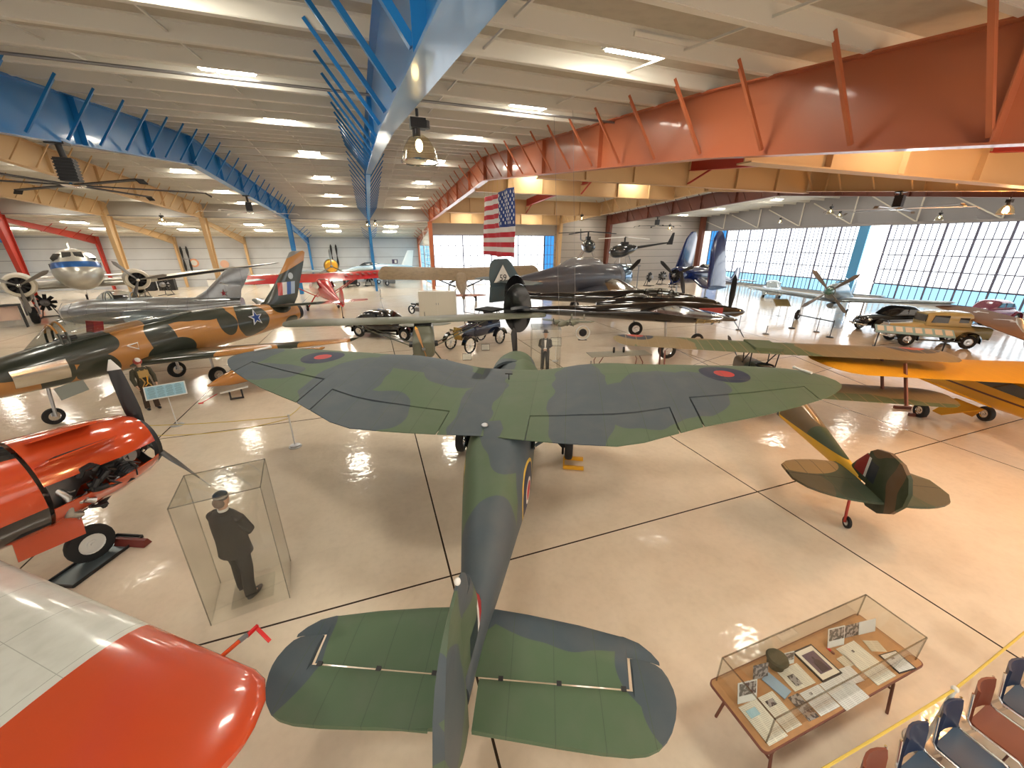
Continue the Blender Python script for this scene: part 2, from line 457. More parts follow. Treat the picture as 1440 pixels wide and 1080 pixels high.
frame(-7.3, M['blue_steel'], 'blue steel roof frame on the left carrying the big black ceiling fan')
frame(.52, M['blue_steel'], 'blue steel roof frame passing directly overhead with the glass bell lamp', w=.24)
frame(7.1, M['orange_steel'], 'orange steel roof frame with the flag hanging under it')
frame(23.6, M['tan_steel'], 'tan steel roof frame right of the orange one, at the edge of the far window', lean=False, brace=True)
frame(30.9, M['brown_steel'], 'dark brown steel roof frame in front of the grey end wall', lean=False)
# corner column
b = MB().box((46.5, YW - .8, 4.6), (.5, .7, 9.2)); tag(b.obj('corner_column', M['brown_steel'], smooth=False), 'dark brown steel column in the corner left of the large glazed door', 'column')
# girders carrying the intermediate red rafter
glab = {6.6: 'tan girder nearest the camera between orange and tan frames', 17.0: 'second tan girder from the camera between orange and tan frames', 27.6: 'third tan girder from the camera between orange and tan frames', 38.4: 'fourth tan girder from the camera, behind the flag', 47.9: 'tan girder directly above the far glazed wall'}
for y in (6.6, 17.0, 27.6, 38.4, 47.9):
    z1 = zt(y) - .05; z0 = z1 - 1.25
    t = thing('girder', glab[y], 'girder', (0, y, 0), 0, 'tan girders')
    MB().box((15.35, 0, (z0 + z1) / 2), (16.3, .03, z1 - z0)).obj('web', M['tan_steel'], t, smooth=False)
    for z in (z0, z1): MB().box((15.35, 0, z), (16.3, .34, .03)).obj('flange', M['tan_steel'], t, smooth=False)
    for x in (9.5, 12, 15.1, 18.2, 21): MB().box((x, 0, (z0 + z1) / 2), (.06, .3, z1 - z0)).obj('stiffener', M['tan_steel'], t, smooth=False)
t = thing('roof_beam', 'thin red rafter resting on the tan girders right of the orange frame', 'roof frame', (15.1, 0, 0))
for a, c_ in ((YN, -1.6), (-1.5, 6.4), (7.5, 16.8), (17.2, 24.5), (24.5, 27.4), (27.8, 38.2), (38.6, 47.6)):
    b = MB(); m_ = (a + c_) / 2
    b.add([(sx, y, z) for sx in (-.03, .03) for y, z in ((a, zt(a)), (c_, zt(c_)), (c_, zt(c_) - .62), (a, zt(a) - .62))], [(0, 1, 2, 3), (7, 6, 5, 4), (0, 4, 5, 1), (2, 6, 7, 3), (1, 5, 6, 2), (0, 3, 7, 4)])
    b.bar((0, a, zt(a) - .62), (0, c_, zt(c_) - .62), .26, .03); b.obj('beam', M['red_steel'], t, smooth=False)
for y in (17.0, 27.6, 38.4):
    for s_ in (-1, 1): MB().bar((0, y + s_ * .1, zt(y) - 1.2), (0, y + s_ * 1.5, zt(y + s_ * 1.5) - .6), .07).obj('knee_brace', M['red_steel'], t, smooth=False)

# ---- walls
def siding(name, col, sp=1.25, vert=.3):
    m = Mat(name, col, .45, spec=.4); m.grime(.6, .18, (.25, .24, .22))
    m.lines(2, sp, .025, (col[0] * .35, col[1] * .35, col[2] * .36), off=.4)
    return m
ms = siding('wall_siding', (.56, .58, .60)).done()
ms2 = siding('wall_siding_tan', (.36, .32, .28), .95).done()
ms3 = simple('gable_panel', (.34, .34, .36), .6)  # grey-blue has the backlit shade of the gable put into its colour
struct(MB().box(((XL + 7.3) / 2, YF + .1, 3.3), (7.3 - XL, .2, 6.8)).obj('wall_far_left', ms, smooth=False))
struct(MB().box(((23.2 + XR) / 2, YW + .15, 4.8), (XR - 23.2, .2, 9.8)).obj('wall_far_right', ms2, smooth=False))
struct(MB().box((15.2, YW + .15, 7.75), (16.0, .2, 3.3)).obj('wall_far_center', simple('grey_panel', (.4, .38, .35), .6), smooth=False))
b = MB().box(((XL + 7.3) / 2, YW, 8.25), (7.3 - XL, .1, 1.4)); struct(b.obj('wall_fascia', simple('fascia', (.46, .44, .4), .6), smooth=False))
struct(MB().box((XL - .1, (YN + YF) / 2, 5), (.2, YF - YN, 11)).obj('wall_left', ms, smooth=False))
b = MB(); ys = [YN, 24.5, YW + .2]
b.prism([(YN, 7.0), (YW + .3, 7.0), (YW + .3, zt(YW) + .4), (24.5, zt(24.5) + .4), (7.5, zt(7.5) + .4), (-1.5, zt(-1.5) + .4), (YN, zt(YN) + .4)], XR - .05, XR + .1, 'yz')
wr = struct(b.obj('wall_right', ms3, smooth=False))
struct(MB().box((XR - .25, (YN + YW) / 2, 6.95), (.4, YW - YN, .22)).obj('trim_1', simple('door_header', (.3, .29, .3), .5), smooth=False))
for k in range(9):
    y = 2 + k * 5.3
    MB().bar((XR - .3, y, 7.05), (XR - .3, y, zt(y)), .1).obj('post', M['white_steel'], wr, smooth=False)
    MB().bar((XR - .35, y, 7.05), (XR - .35, y + 4.2, zt(y + 4) - .2), .09).obj('diagonal_brace', M['white_steel'], wr, smooth=False)

# ---- glazing
def glazing(name, p0, p1, z0, z1, bars, rails, thick=4, pane=None, fr=None, bw=.05):
    """p0->p1 along the wall; panes, thin bars, thick bars and rails"""
    p0 = Vector(p0); p1 = Vector(p1); d = p1 - p0; L = d.length; d.normalize(); nrm = Vector((-d.y, d.x, 0))
    ang = atan2(d.y, d.x); c = (p0 + p1) / 2
    o = MB().box((c.x, c.y, (z0 + z1) / 2), (L, .03, z1 - z0), rz=ang).obj(name, pane, smooth=False); struct(o)
    b = MB(); bt = MB()
    for k in range(bars + 1):
        q = p0 + d * (L * k / bars) + nrm * -.04
        tk = k % thick == 0
        (bt if tk else b).box((q.x, q.y, (z0 + z1) / 2), (bw * (1.9 if tk else .75), .09 if tk else .05, z1 - z0), rz=ang)
    for k in range(rails + 1):
        z = z0 + (z1 - z0) * k / rails; q = c + nrm * -.04
        b.box((q.x, q.y, z), (L, .05, bw), rz=ang)
    b.obj('window_bars', fr, o, smooth=False); bt.obj('mullions', fr, o, smooth=False)
    return o
pane_w = emit_mat('daylit_panel', (.90, .96, 1.0), 1.5)
pane_b = emit_mat('daylit_panel_blue', (.05, .26, .62), .8)
pane_c = emit_mat('daylit_panel_low', (.30, .62, .85), .9)
bar_m = simple('window_bar', (.16, .17, .26), .5)
XD = 47.0
for i, (y0, y1, n) in enumerate(((3.0, 25.0, 44), (27.5, 43.6, 36))):
    glazing('window_%d' % (i + 1), (XD, y1, 0), (XD, y0, 0), 1.55, 6.85, n, 4, 4, pane_w, bar_m, .085)
    glazing('window_%d' % (i + 3), (XD, y1, 0), (XD, y0, 0), .25, 1.5, n, 1, 4, pane_c, bar_m, .07)
glazing('window_5', (XD, 46.4, 0), (XD, 43.7, 0), .25, 6.85, 6, 5, 6, pane_b, bar_m, .06)
struct(MB().box((XD, (YN + YW) / 2, .12), (.25, YW - YN, .24)).obj('trim_2', simple('sill', (.4, .42, .45), .5), smooth=False))
# sliding leaf edge (blue) and the open gap beside it
struct(MB().box((XD - .1, 27.1, 3.5), (.2, .9, 6.7)).obj('door_1', simple('blue_door_leaf', (.08, .32, .62), .4), smooth=False))
struct(MB().box((XD + .1, 25.85, 3.55), (.05, 1.7, 6.6)).obj('window_6', emit_mat('open_gap_daylight', (1, 1, 1), 3), smooth=False))
glazing('window_7', (7.4, YW + .05, 0), (21.7, YW + .05, 0), .3, 6.1, 16, 5, 4, emit_mat('daylit_panel_far', (.93, .97, 1.0), 1.6), bar_m, .07)
glazing('window_8', (21.75, YW + .05, 0), (23.1, YW + .05, 0), .3, 6.1, 3, 5, 9, pane_b, bar_m, .06)
glazing('window_9', (7.3, YF - 1.2, 0), (7.3, YW + .8, 0), .3, 4.9, 12, 4, 4, emit_mat('daylit_panel_side', (.4, .8, 1.0), .9), bar_m, .05)
struct(MB().box((7.3, 54.8, 5.9), (.12, 12.4, 2.0)).obj('trim_3', M['white_steel'], smooth=False))

# ---- lamps
lamp_e = emit_mat('fluorescent_diffuser', (1.0, .93, .80), 26)
LY = [-5.5, .3, 6.5, 11.3, 17.6, 26.9, 33.5, 40.3, 46.6]  # first two rows are unseen lights, added to brighten the foreground
names = {-32.8: 'leftmost bay', -25.5: 'bay between the red and tan frames', -18: 'bay between the two tan frames', -10.6: 'bay left of the left blue frame', -2.4: 'bay between the two blue frames', 4.6: 'bay between the overhead blue and the orange frame', 11.2: 'bay just right of the orange frame', 19.4: 'bay left of the right tan frame', 27.2: 'bay before the brown frame', 35: 'bay beyond the brown frame', 42: 'bay next to the glazed door'}
proto = None
ordn = ['added out of view to light the foreground, hindmost', 'added out of view to light the foreground, overhead', 'nearest', 'second', 'third', 'fourth', 'fifth', 'sixth', 'farthest']
for x, bay in names.items():
    for i, y in enumerate(LY):
        if y < 12 and (x < -9 or x > 12): continue
        z = zt(y) + .17; tl = .18 if y < 7.5 else .102 if y < 24.5 else -atan2(1.25, 23.5)
        lab = 'bright rectangular ceiling light, %s in the %s' % (ordn[i], bay)
        if proto is None:
            proto = thing('ceiling_light', lab, 'ceiling light', (x, y, z), 0, 'rectangular ceiling lights')
            MB().box((0, 0, .02), (1.1, .95, .06)).obj('housing', M['white_steel'], proto, smooth=False)
            MB().box((0, 0, -.02), (1.0, .85, .03)).obj('diffuser', lamp_e, proto, smooth=False)
            o = proto
        else:
            o = clone(proto, (x, y, z), 0, lab, 'rectangular ceiling lights')
        o.rotation_euler = (tl, 0, 0)
for x in (-33, -26, -18.5, -11.2, -3.6, 3.0):
    for i, y in enumerate((51.5, 55.5)):
        o = clone(proto, (x, y, zl0 + (zl1 - zl0) * (y - YW) / (YF - YW) - .12), 0, 'ceiling light under the low rear roof, %s row, bay at %s' % (('front', 'back')[i], {-33: 'the far left end', -26: 'the red frame', -18.5: 'the leftmost tan column', -11.2: 'the second tan column', -3.6: 'the left blue column', 3.0: 'the overhead blue column'}[x]), 'lights under the low rear roof')
        o.rotation_euler = (-.11, 0, 0); o.scale = (1.6, 1.2, 1)

# bell lamps
bellg = glass_mat('bell_glass', (.95, .9, .75), .25, .1)
bell_e = emit_mat('lamp_glow', (1, .75, .4), 9)
def bell(loc, s, label, hang=.3, lit=True, warm=0):
    t = thing('bell_lamp', label, 'lamp', loc, 0, 'glass bell lamps')
    b = MB().tube([(0, 0, 0), (0, 0, -hang * .7)], .02 * s / .5); b.obj('hook', M['dark'], t)
    b = MB().box((0, 0, -hang - .1 * s), (.42 * s, .3 * s, .24 * s)).cyl((.22 * s, 0, -hang - .02 * s), (.22 * s, 0, -hang - .2 * s), .12 * s); b.cyl((-.05 * s, 0, -hang - .2 * s), (-.05 * s, 0, -hang - .42 * s), .11 * s)
    b.obj('ballast', M['black'], t)
    MB().lathe([(.12 * s, -hang - .36 * s), (.28 * s, -hang - .46 * s), (.42 * s, -hang - .68 * s), (.5 * s, -hang - .98 * s), (.52 * s, -hang - 1.02 * s)], 28).obj('bell_shade', bellg, t)
    MB().lathe([(.52 * s, -hang - 1.0 * s), (.535 * s, -hang - 1.03 * s), (.52 * s, -hang - 1.05 * s), (.50 * s, -hang - 1.03 * s), (.52 * s, -hang - 1.0 * s)], 28).obj('rim', M['chrome'], t)
    if warm:
        l = bpy.data.lights.new('lamp_bulb', 'POINT'); l.energy = warm; l.color = (1, .50, .20); l.shadow_soft_size = .12
        lo_ = bpy.data.objects.new('lamp_bulb', l); C.objects.link(lo_); lo_.parent = t; lo_.location = (0, 0, -hang - 1.1 * s)
    if lit: MB().ball((0, 0, -hang - .62 * s), (.1 * s, .1 * s, .16 * s)).obj('bulb', bell_e, t)
    return t
bell((.68, 5.0, 6.66), .40, 'large glass bell lamp with black ballast under the overhead blue frame', .1)
bell((23.6, 9.0, 6.95), .5, 'amber bell lamp at the right edge under the tan frame', .1, warm=300)
bell((12.5, 2.2, 6.9), .5, 'unseen amber bell lamp added to warm the floor above the biplane tail, over the top edge', .1, warm=230)  # lamp added out of view to tint the right foreground floor orange
bell((17.5, -1.5, 6.6), .5, 'unseen amber bell lamp added for warm light above the right corner of the hall', .1, warm=230)  # second unseen lamp, added for the same warm floor tint
for x, y, z, l in ((-14.6, 39.3, 7.4, 'small bell lamp under the second tan frame, left'), (1.1, 45.5, 7.6, 'small bell lamp beside the overhead blue column'), (.3, 43.5, 7.4, 'small bell lamp at the foot of the overhead blue rafter'), (18.6, 33.5, 7.8, 'small lit bell lamp right of the flag under the brown frame'), (30.2, 35.5, 7.2, 'small bell lamp near the corner column'), (33.5, 22, 8.0, 'small white bell lamp under the brown frame'), (42.5, 27.0, 8.2, 'small bell lamp in front of the glazed door header'), (40, 18.5, 7.5, 'small bell lamp at the right in front of the door header'), (44, 34, 8, 'tiny dark bell lamp high before the end wall')):
    bell((x, y, z), .5, l, .15, lit=True)

# ceiling fans
def fan(loc, L, label, drop, a0, n=6, mat=None, s=1.0):
    t = thing('ceiling_fan', label, 'ceiling fan', loc, 0, 'large ceiling fans')
    MB().cyl((0, 0, 0), (.03, 0, -drop), .07 * s).box((0, 0, -.03), (.4, .3, .06)).obj('drop_rod', M['black'], t)
    b = MB().box((.03, 0, -drop - .3 * s), (.36 * s, .34 * s, .55 * s), .2); 
    for k in range(7): b.box((.03, 0, -drop - (.08 + .075 * k) * s), (.4 * s, .38 * s, .03 * s), .2)
    b.obj('motor', M['black'], t)
    h = MB().lathe([(.01, -.02), (.25, -.02), (.28, -.06), (.2, -.1), (.01, -.1)], 20, (0.03, 0, -drop - .6 * s)).obj('hub', M['chrome'], t)
    for k in range(n):
        a = R(a0 + 360 * k / n); d = Vector((cos(a), sin(a), 0)); p = Vector((.03, 0, -drop - .66 * s))
        b = MB().bar(p + d * .2, p + d * L * .96, .19 * s, .025); b.bar(p + d * L * .95, p + d * L + Vector((0, 0, -.1)), .17 * s, .03)
        b.obj('fan_blade', mat or M['dark'], t, smooth=False)
    return t
fan((-7.3, 14.9, zt(14.9) - 1.2), 3.0, 'big black ceiling fan hanging from the left blue frame', .35, 20)
fan((-7.3, 33.2, zt(33.2) - 1.2), 3.0, 'smaller looking black ceiling fan farther along the left blue frame', .4, 10, mat=M['white_steel'])
fan((23.6, 12.6, zt(12.6) - 1.2), 2.8, 'ceiling fan with shining blade in front of the glazed door', .15, 14, mat=M['steel'], s=.9)
fan((30.9, 38.5, zt(38.5) - 1.2), 2.6, 'small dark ceiling fan under the brown frame near the corner', .3, 5)

# flag
fl = Mat('flag_cloth', (.72, .70, .68), .75)
W, H_ = 5.3, 3.3
st = fl.ma('FLOOR', fl.ma('MULTIPLY', fl.vm('DOT_PRODUCT', fl.pos(), (0, 0, 1)), -13 / H_))
odd = fl.ma('LESS_THAN', fl.ma('MODULO', fl.ma('ADD', st, 26.0), 2.0), .5)
fl.paint(odd, (.55, .02, .04)); fl.paint(fl.box((None, None, -H_ * 7 / 13), (None, W * .43, None)), (.02, .05, .22))
fl.done()
t = thing('flag', 'large American flag hanging below the orange roof frame', 'flag', (7.1, 19.75, 7.85))
NX, NZ = 44, 20; vs = []
for j in range(NZ + 1):
    for i in range(NX + 1):
        y = W * i / NX; z = -H_ * j / NZ
        vs.append((.12 * sin(y * 2.1 + .6) * (.3 + .7 * j / NZ) + .05 * sin(y * 5 + j * .2), y, z + .04 * sin(y * 1.7)))
fs = [(j * (NX + 1) + i, j * (NX + 1) + i + 1, (j + 1) * (NX + 1) + i + 1, (j + 1) * (NX + 1) + i) for j in range(NZ) for i in range(NX)]
o = MB().add(vs, fs).obj('cloth', fl.m, t); sm = o.modifiers.new('thick', 'SOLIDIFY'); sm.thickness = .01
b = MB()
for r_ in range(9):
    for c_ in range(6 if r_ % 2 == 0 else 5):
        y = W * .43 * ((c_ * 2 + (1 if r_ % 2 == 0 else 2)) / 12); z = -H_ * 7 / 13 * (r_ + 1) / 10
        xx = .12 * sin(y * 2.1 + .6) * (.3 + .7 * (-z / H_)) + .05 * sin(y * 5 + (-z / H_) * 4)
        pts = []
        for k in range(10):
            rr = .085 if k % 2 == 0 else .036; a = pi / 2 + pi * k / 5; pts.append((y + rr * cos(a), z + .04 * sin(y * 1.7) + rr * sin(a)))
        b.prism(pts, xx - .02, xx + .02, 'yz')
b.obj('stars', M['white'], t, smooth=False)
for k in range(7):
    y = W * k / 6; MB().tube([(0, y, 0), (0, y * .9 + .2, zt(19.75 + y) - 1.2 - 7.85)], .006).obj('cord', M['rope'], t)
# ================================================================== FOREGROUND AIRCRAFT
def camo2(name, base, dark, blobs, rough=.5, extra=None, grime=.2, wob=(1.3, .22)):
    m = Mat(name, base, min(.75, rough + .15), spec=.35); m.wob(*wob)
    for c, r, *k in blobs: m.paint(m.blob(c, r), k[0] if k else dark)
    if extra: extra(m)
    m.grime(2.2, grime, (.16, .15, .13)); return m.done()
def ring_paint(m, c, axes, rads, wob=False, mask=None):
    for r, col in rads:
        rr = tuple(r if a in axes else None for a in 'xyz')
        k = m.blob(c, rr, wob)
        if mask is not None: k = m.both(k, mask)
        m.paint(k, col)

# ---------------------------------------------------------------- camouflaged high-wing monoplane
GRN, GRY = (.080, .118, .066), (.062, .080, .092)
ac = thing('high_wing_monoplane', 'large green and grey camouflaged high-wing monoplane filling the middle of the hall', 'airplane', (2.40, 7.33, 0), R(62.45))
def ex(m):
    for y in (-4.5, 4.3):
        ring_paint(m, (.33, y, 0), 'xy', ((.47, (.012, .02, .05)), (.19, (.42, .03, .03))))
    m.lines(1, .62, .004, (.05, .075, .045), off=.1); 
    m.paint(m.box((-.012 + .05, None, None), (.05, None, None)), (.06, .08, .055))
wing_m = camo2('wing_camouflage', GRN, GRY, [((.2, 6.3, 0), (1.1, .75, None)), ((-.6, 5.2, 0), (.45, 1.0, None)), ((-.9, 3.0, 0), (1.3, .75, None)), ((-1.9, 2.2, 0), (.7, .9, None)),
    ((.55, 1.9, 0), (.85, 1.1, None)), ((.0, 1.1, 0), (.6, .7, None)), ((-.3, .25, 0), (3, .33, None)), ((-1.1, -1.6, 0), (2.6, .5, None)), ((-1.2, -2.6, 0), (.8, .9, None)), ((-.6, -3.3, 0), (.9, .9, None)), ((-.2, -3.9, 0), (.6, .5, None))], .45, ex)
WZ = [(0, 2.42), (.7, 2.45), (1.6, 2.56), (2.5, 2.64), (6.6, 2.75)]
LEt = [(0, 1.22), (.75, 1.17), (1.2, 1.22), (1.6, 1.33), (2.2, 1.36), (2.8, 1.24), (4.3, 1.25), (5.4, 1.24), (6.0, 1.12), (6.3, .95), (6.5, .65), (6.58, .3)]
TEt = [(0, -2.2), (.25, -2.22), (.95, -2.32), (1.4, -2.42), (2.1, -2.46), (2.5, -2.36), (2.85, -2.15), (3.5, -1.78), (4.5, -1.36), (5.5, -.82), (5.95, -.52), (6.3, -.24), (6.5, 0), (6.58, .15)]
THt = [(0, .2), (.8, .25), (2.0, .46), (3, .42), (5.5, .2), (6.3, .1), (6.58, .03)]
def wst(y, u0=0, u1=1):
    a = abs(y); xl = interp(LEt, a)[1]; xt = interp(TEt, a)[1]
    return (y, xl, xt, interp(WZ, a)[1] - interp(THt, a)[1] * .25, interp(THt, a)[1], u0, u1)
ys = [-6.56, -6.45, -6.3, -6.1, -5.82]
def hu(a):  # control surface hinge position along chord
    return .775 if a < 3.1 else .70
allst = []
for y in [-6.56, -6.5, -6.4, -6.2, -6.0, -5.8]: allst.append(wst(y))
for y in [-5.79, -5.2, -4.6, -4.0, -3.5]: allst.append(wst(y, 0, .70))
for y in [-3.49, -3.25, -3.1]: allst.append(wst(y))
for y in [-3.09, -2.8, -2.5, -2.2, -1.9, -1.6, -1.3, -1.0, -.72]: allst.append(wst(y, 0, .775))
for y in [-.71, -.4, 0, .4, .71]: allst.append(wst(y))
for s_ in allst[:25][::-1]: allst.append((-s_[0],) + s_[1:])
MB().wing(allst, 12).obj('wing', wing_m, ac, ang=40)
for sg in (1, -1):
    MB().wing([wst(sg * y, .715, 1) for y in (3.52, 4, 4.6, 5.2, 5.77)], 5).obj('aileron', wing_m, ac)
    MB().wing([wst(sg * y, .786, 1) for y in (.73, 1.2, 1.6, 2.1, 2.5, 2.8, 3.07)], 5).obj('flap', wing_m, ac)
    MB().cyl((.9, sg * 6.1, 2.82), (.55, sg * 6.25, 2.82), .025).ball((.9, sg * 6.1, 2.82), .035).obj('navigation_light', M['white'], ac)
MB().tube([(.2, -.1, 2.44), (.2, -.1, 2.62)], .01).box((.2, -.1, 2.63), (.02, .16, .02)).obj('antenna', M['dark'], ac)
MB().ball((-1.9, .0, 2.42), (.06, .06, .03)).obj('filler_cap', M['alu'], ac)
fz = R(3.5)
def exf(m):
    ring_paint(m, (-2.35, 0, 1.5), 'xz', ((.52, (.65, .42, .05)), (.46, (.012, .02, .05)), (.22, (.7, .68, .6)), (.16, (.45, .03, .03))), mask=m.any(m.half((0, 1, 0), .3), m.half((0, -1, 0), .26)))
fus_m = camo2('fuselage_camouflage', GRN, GRY, [((-1.6, -.15, 2.2), (1.3, .5, 1.2)), ((-2.6, -.75, 1.4), (1.0, .45, 1.2)), ((-3.9, -.3, 1.5), (.75, .7, 1)), ((-5.3, 0, 1), (.9, .7, 2)), ((4.5, -.5, 1.4), (.6, .4, 1.2)), ((3, .6, 1.4), (.8, .7, 1)), ((.6, 0, 1.4), (.9, 2, 1.5))], .4, exf)
FS = [(3.75, 0, 1.28, .66, .66, .66, 2.0), (3.2, 0, 1.3, .67, .67, .67, 2.1), (2.4, 0, 1.32, .62, .62, .66, 2.4), (1.75, 0, 1.36, .62, .75, .68, 2.6), (1.2, 0, 1.4, .61, .98, .7, 3), (0, 0, 1.45, .6, .93, .75, 3.4), (-1.2, 0, 1.5, .58, .93, .7, 3.4), (-2.2, 0, 1.5, .55, .89, .6, 3.2), (-3.1, 0, 1.42, .42, .68, .5, 2.5), (-3.9, 0, 1.3, .28, .42, .38, 2.2), (-4.6, 0, 1.18, .14, .2, .28), (-5.2, 0, 1.1, .06, .12, .2)]
fu = MB().loft(FS, 28, 4).obj('fuselage', fus_m, ac, rot=(0, 0, fz), loc=(0, -.12, 0))
MB().loft([(1.95, 0, 1.9, .5, .1, .1, 3), (1.6, 0, 1.96, .55, .28, .2, 3), (1.15, 0, 2.05, .585, .33, .25, 3)], 20, 3).obj('windshield', M['dglass'], fu)
for sg in (1, -1):
    MB().prism([(1.0, 1.75), (-1.4, 1.72), (-1.9, 2.0), (-1.2, 2.16), (.9, 2.2)], sg * .585, sg * .612, 'xz').obj('cabin_window', M['dglass'], fu)
    MB().tube([(.1, sg * .55, .85), (.0, sg * 2.6, 2.5)], .04).obj('wing_strut', fus_m, ac)
radial_cowl(ac, 3.3, 4.72, 1.28, .70, fus_m, .29, .7)
prop(ac, (4.8, .33, 1.28), 1.38, 2, .22, M['black'], 86, .13)
for sg in (1, -1):
    yy = 1.43 * sg - .07
    wheel(ac, (1.3, yy, .33), .33, .2)
    b = MB().loft([(.0, 0, 0, .05, .05, .05), (.05, 0, 0, .09, .1, .1), (.1, 0, 0, .05, .05, .05)]) if 0 else MB()
    b.tube([(1.3, yy - sg * .14, .35), (1.25, yy - sg * .5, .8), (1.15, .45 * sg, 1.0)], [.07, .1, .12]); b.tube([(1.3, yy - sg * .14, .34), (1.3, yy, .34)], .04)
    b.tube([(1.3, yy - sg * .15, .35), (1.3, yy - sg * .15, .15), (1.34, yy - sg * .15, .1)], .03)
    b.obj('landing_gear_leg', M['dark'], ac)
# tail
def tp(side):
    s_ = side
    def exs(m): pass
    g = MB().wing([(s_ * y, a, c_, 1.05, t) for y, a, c_, t in ((.06, -4.18, -4.99, .13), (.6, -4.24, -4.99, .13), (1.2, -4.33, -4.99, .11), (1.66, -4.43, -4.99, .09), (1.70, -4.44, -4.67, .07), (1.86, -4.50, -4.69, .05), (1.97, -4.60, -4.71, .035), (2.03, -4.69, -4.73, .02))], 6)
    return g
tail_m = camo2('tailplane_camouflage', (.078, .128, .07), (.055, .078, .095), [((-4.3, -1.3, 1), (.35, 1.2, None)), ((-4.7, -2.0, 1), (.5, .45, None)), ((-5.1, -2.15, 1), (.5, .4, None)), ((-4.9, 2.1, 1), (.8, .5, None)), ((-4.3, 0, 1), (.3, .3, None))], .42, lambda m: m.lines(1, .45, .003, (.05, .08, .05)), wob=(1.5, .1))
for sg in (1, -1):
    tp(sg).obj('tailplane', tail_m, ac, rot=(0, 0, fz), loc=(0, -.12, 0))
    e = MB().wing([(sg * y, a, c_, 1.05, t, 0, 1) for y, a, c_, t in ((.13, -5.015, -5.48, .09), (.9, -5.015, -5.53, .08), (1.3, -5.015, -5.55, .08), (1.55, -5.015, -5.55, .07), (1.69, -5.015, -5.53, .07), (1.725, -4.685, -5.52, .07), (1.82, -4.69, -5.48, .065), (1.91, -4.705, -5.41, .06), (1.98, -4.725, -5.33, .05), (2.04, -4.77, -5.23, .04), (2.08, -4.85, -5.13, .03), (2.10, -4.95, -5.05, .02))], 6, flat=True).obj('elevator', tail_m, ac, rot=(0, 0, fz), loc=(0, -.12, 0))
    for y in (.35, .95, 1.6): MB().box((-5.003, sg * y, 1.06), (.05, .05, .03)).obj('hinge', M['dark'], e)
MB().box((-5.46, .75, 1.07), (.12, .95, .03)).obj('trim_tab', tail_m, ac, rot=(0, 0, fz), loc=(0, -.12, 0))
def exfin(m):
    m.paint(m.box((-4.62, None, 1.15), (-4.2, 0, 1.75)), (.35, .012, .015)); m.paint(m.box((-4.7, None, 1.15), (-4.62, 0, 1.7)), (.7, .7, .68)); m.paint(m.box((-4.98, None, 1.1), (-4.7, 0, 1.6)), (.01, .025, .03))
fin_m = camo2('fin_camouflage', (.078, .115, .07), (.06, .08, .095), [((-5.7, 0, 1.7), (.35, None, .6)), ((-4.9, 0, 2.3), (.4, None, .3)), ((-4.4, 0, 1.2), (.5, None, .3))], .4, exfin)
MB().wing([(.95, -3.9, -5.18, 0, .2), (1.25, -4.15, -5.2, 0, .17), (1.6, -4.45, -5.22, 0, .15), (2.0, -4.66, -5.24, 0, .13), (2.22, -4.78, -5.25, 0, .11)], 7, True).obj('fin', fin_m, ac, rot=(0, 0, fz), loc=(0, -.12, 0))
rd = MB().wing([(.72, -5.22, -5.55, 0, .12), (1.1, -5.22, -5.85, 0, .14), (1.6, -5.24, -6.02, 0, .14), (2.0, -5.26, -5.93, 0, .13), (2.22, -5.27, -5.82, 0, .12), (2.25, -4.84, -5.8, 0, .11), (2.36, -4.9, -5.72, 0, .09), (2.45, -5.0, -5.6, 0, .06), (2.49, -5.1, -5.45, 0, .03)], 7, True, flat=True).obj('rudder', fin_m, ac, rot=(0, 0, fz), loc=(0, -.12, 0))
MB().ball((-5.15, 0, 2.52), (.03, .03, .04)).obj('beacon', M['white'], rd)
wheel(ac, (-5.0, -.31, .13), .13, .08, 'tail_wheel')
MB().tube([(-5.0, -.36, .14), (-4.95, -.34, .5), (-4.9, -.3, .95)], .03).obj('tail_strut', M['dark'], ac)

t = thing('wheel_chock', 'yellow wheel chock at the right main wheel of the camouflaged monoplane', 'chock', (4.35, 7.55, 0), R(62))
MB().box((.12, 0, .05), (.06, .5, .09)).box((-.62 + .3, 0, .05), (.06, .5, .09)).box((-.1, .24, .04), (.45, .04, .04)).obj('block', M['yellow'], t, smooth=False)

# ---------------------------------------------------------------- biplane
BG, BB = (.10, .125, .06), (.215, .155, .075)
bp = thing('biplane', 'green and brown camouflaged biplane with yellow belly and red, white and blue tail flash', 'airplane', (10.95, 7.85, 0), R(58))
def exb(m):
    for y in (-3.85, 3.85): ring_paint(m, (.62, y, 0), 'xy', ((.58, (.03, .035, .05)), (.27, (.45, .05, .03))))
    m.lines(1, .32, .012, (.24, .17, .09))
bw = camo2('biplane_wing_camouflage', BG, BB, [((.7, 4.4, 0), (1.5, .8, None)), ((0, 3.0, 0), (.8, 1.0, None)), ((1.1, 1.7, 0), (.35, .5, None)), ((.9, -2.1, 0), (1.4, 1.2, None)), ((.6, -4.2, 0), (1.6, 1.7, None)), ((0, -3, 0), (.7, .9, None))], .5, exb)
def bst(y, z, dih, sweep, xl, ch, tip):
    a = abs(y); r = max(0, (a - (tip - .55)) / .55); k = sqrt(max(.02, 1 - r * r)) if r > 0 else 1
    x0 = xl - sweep * a; c_ = ch * k; x0 -= (ch - c_) * .35
    return (y, x0, x0 - c_, z + dih * a, .12 * (k if r > 0 else 1) + .01)
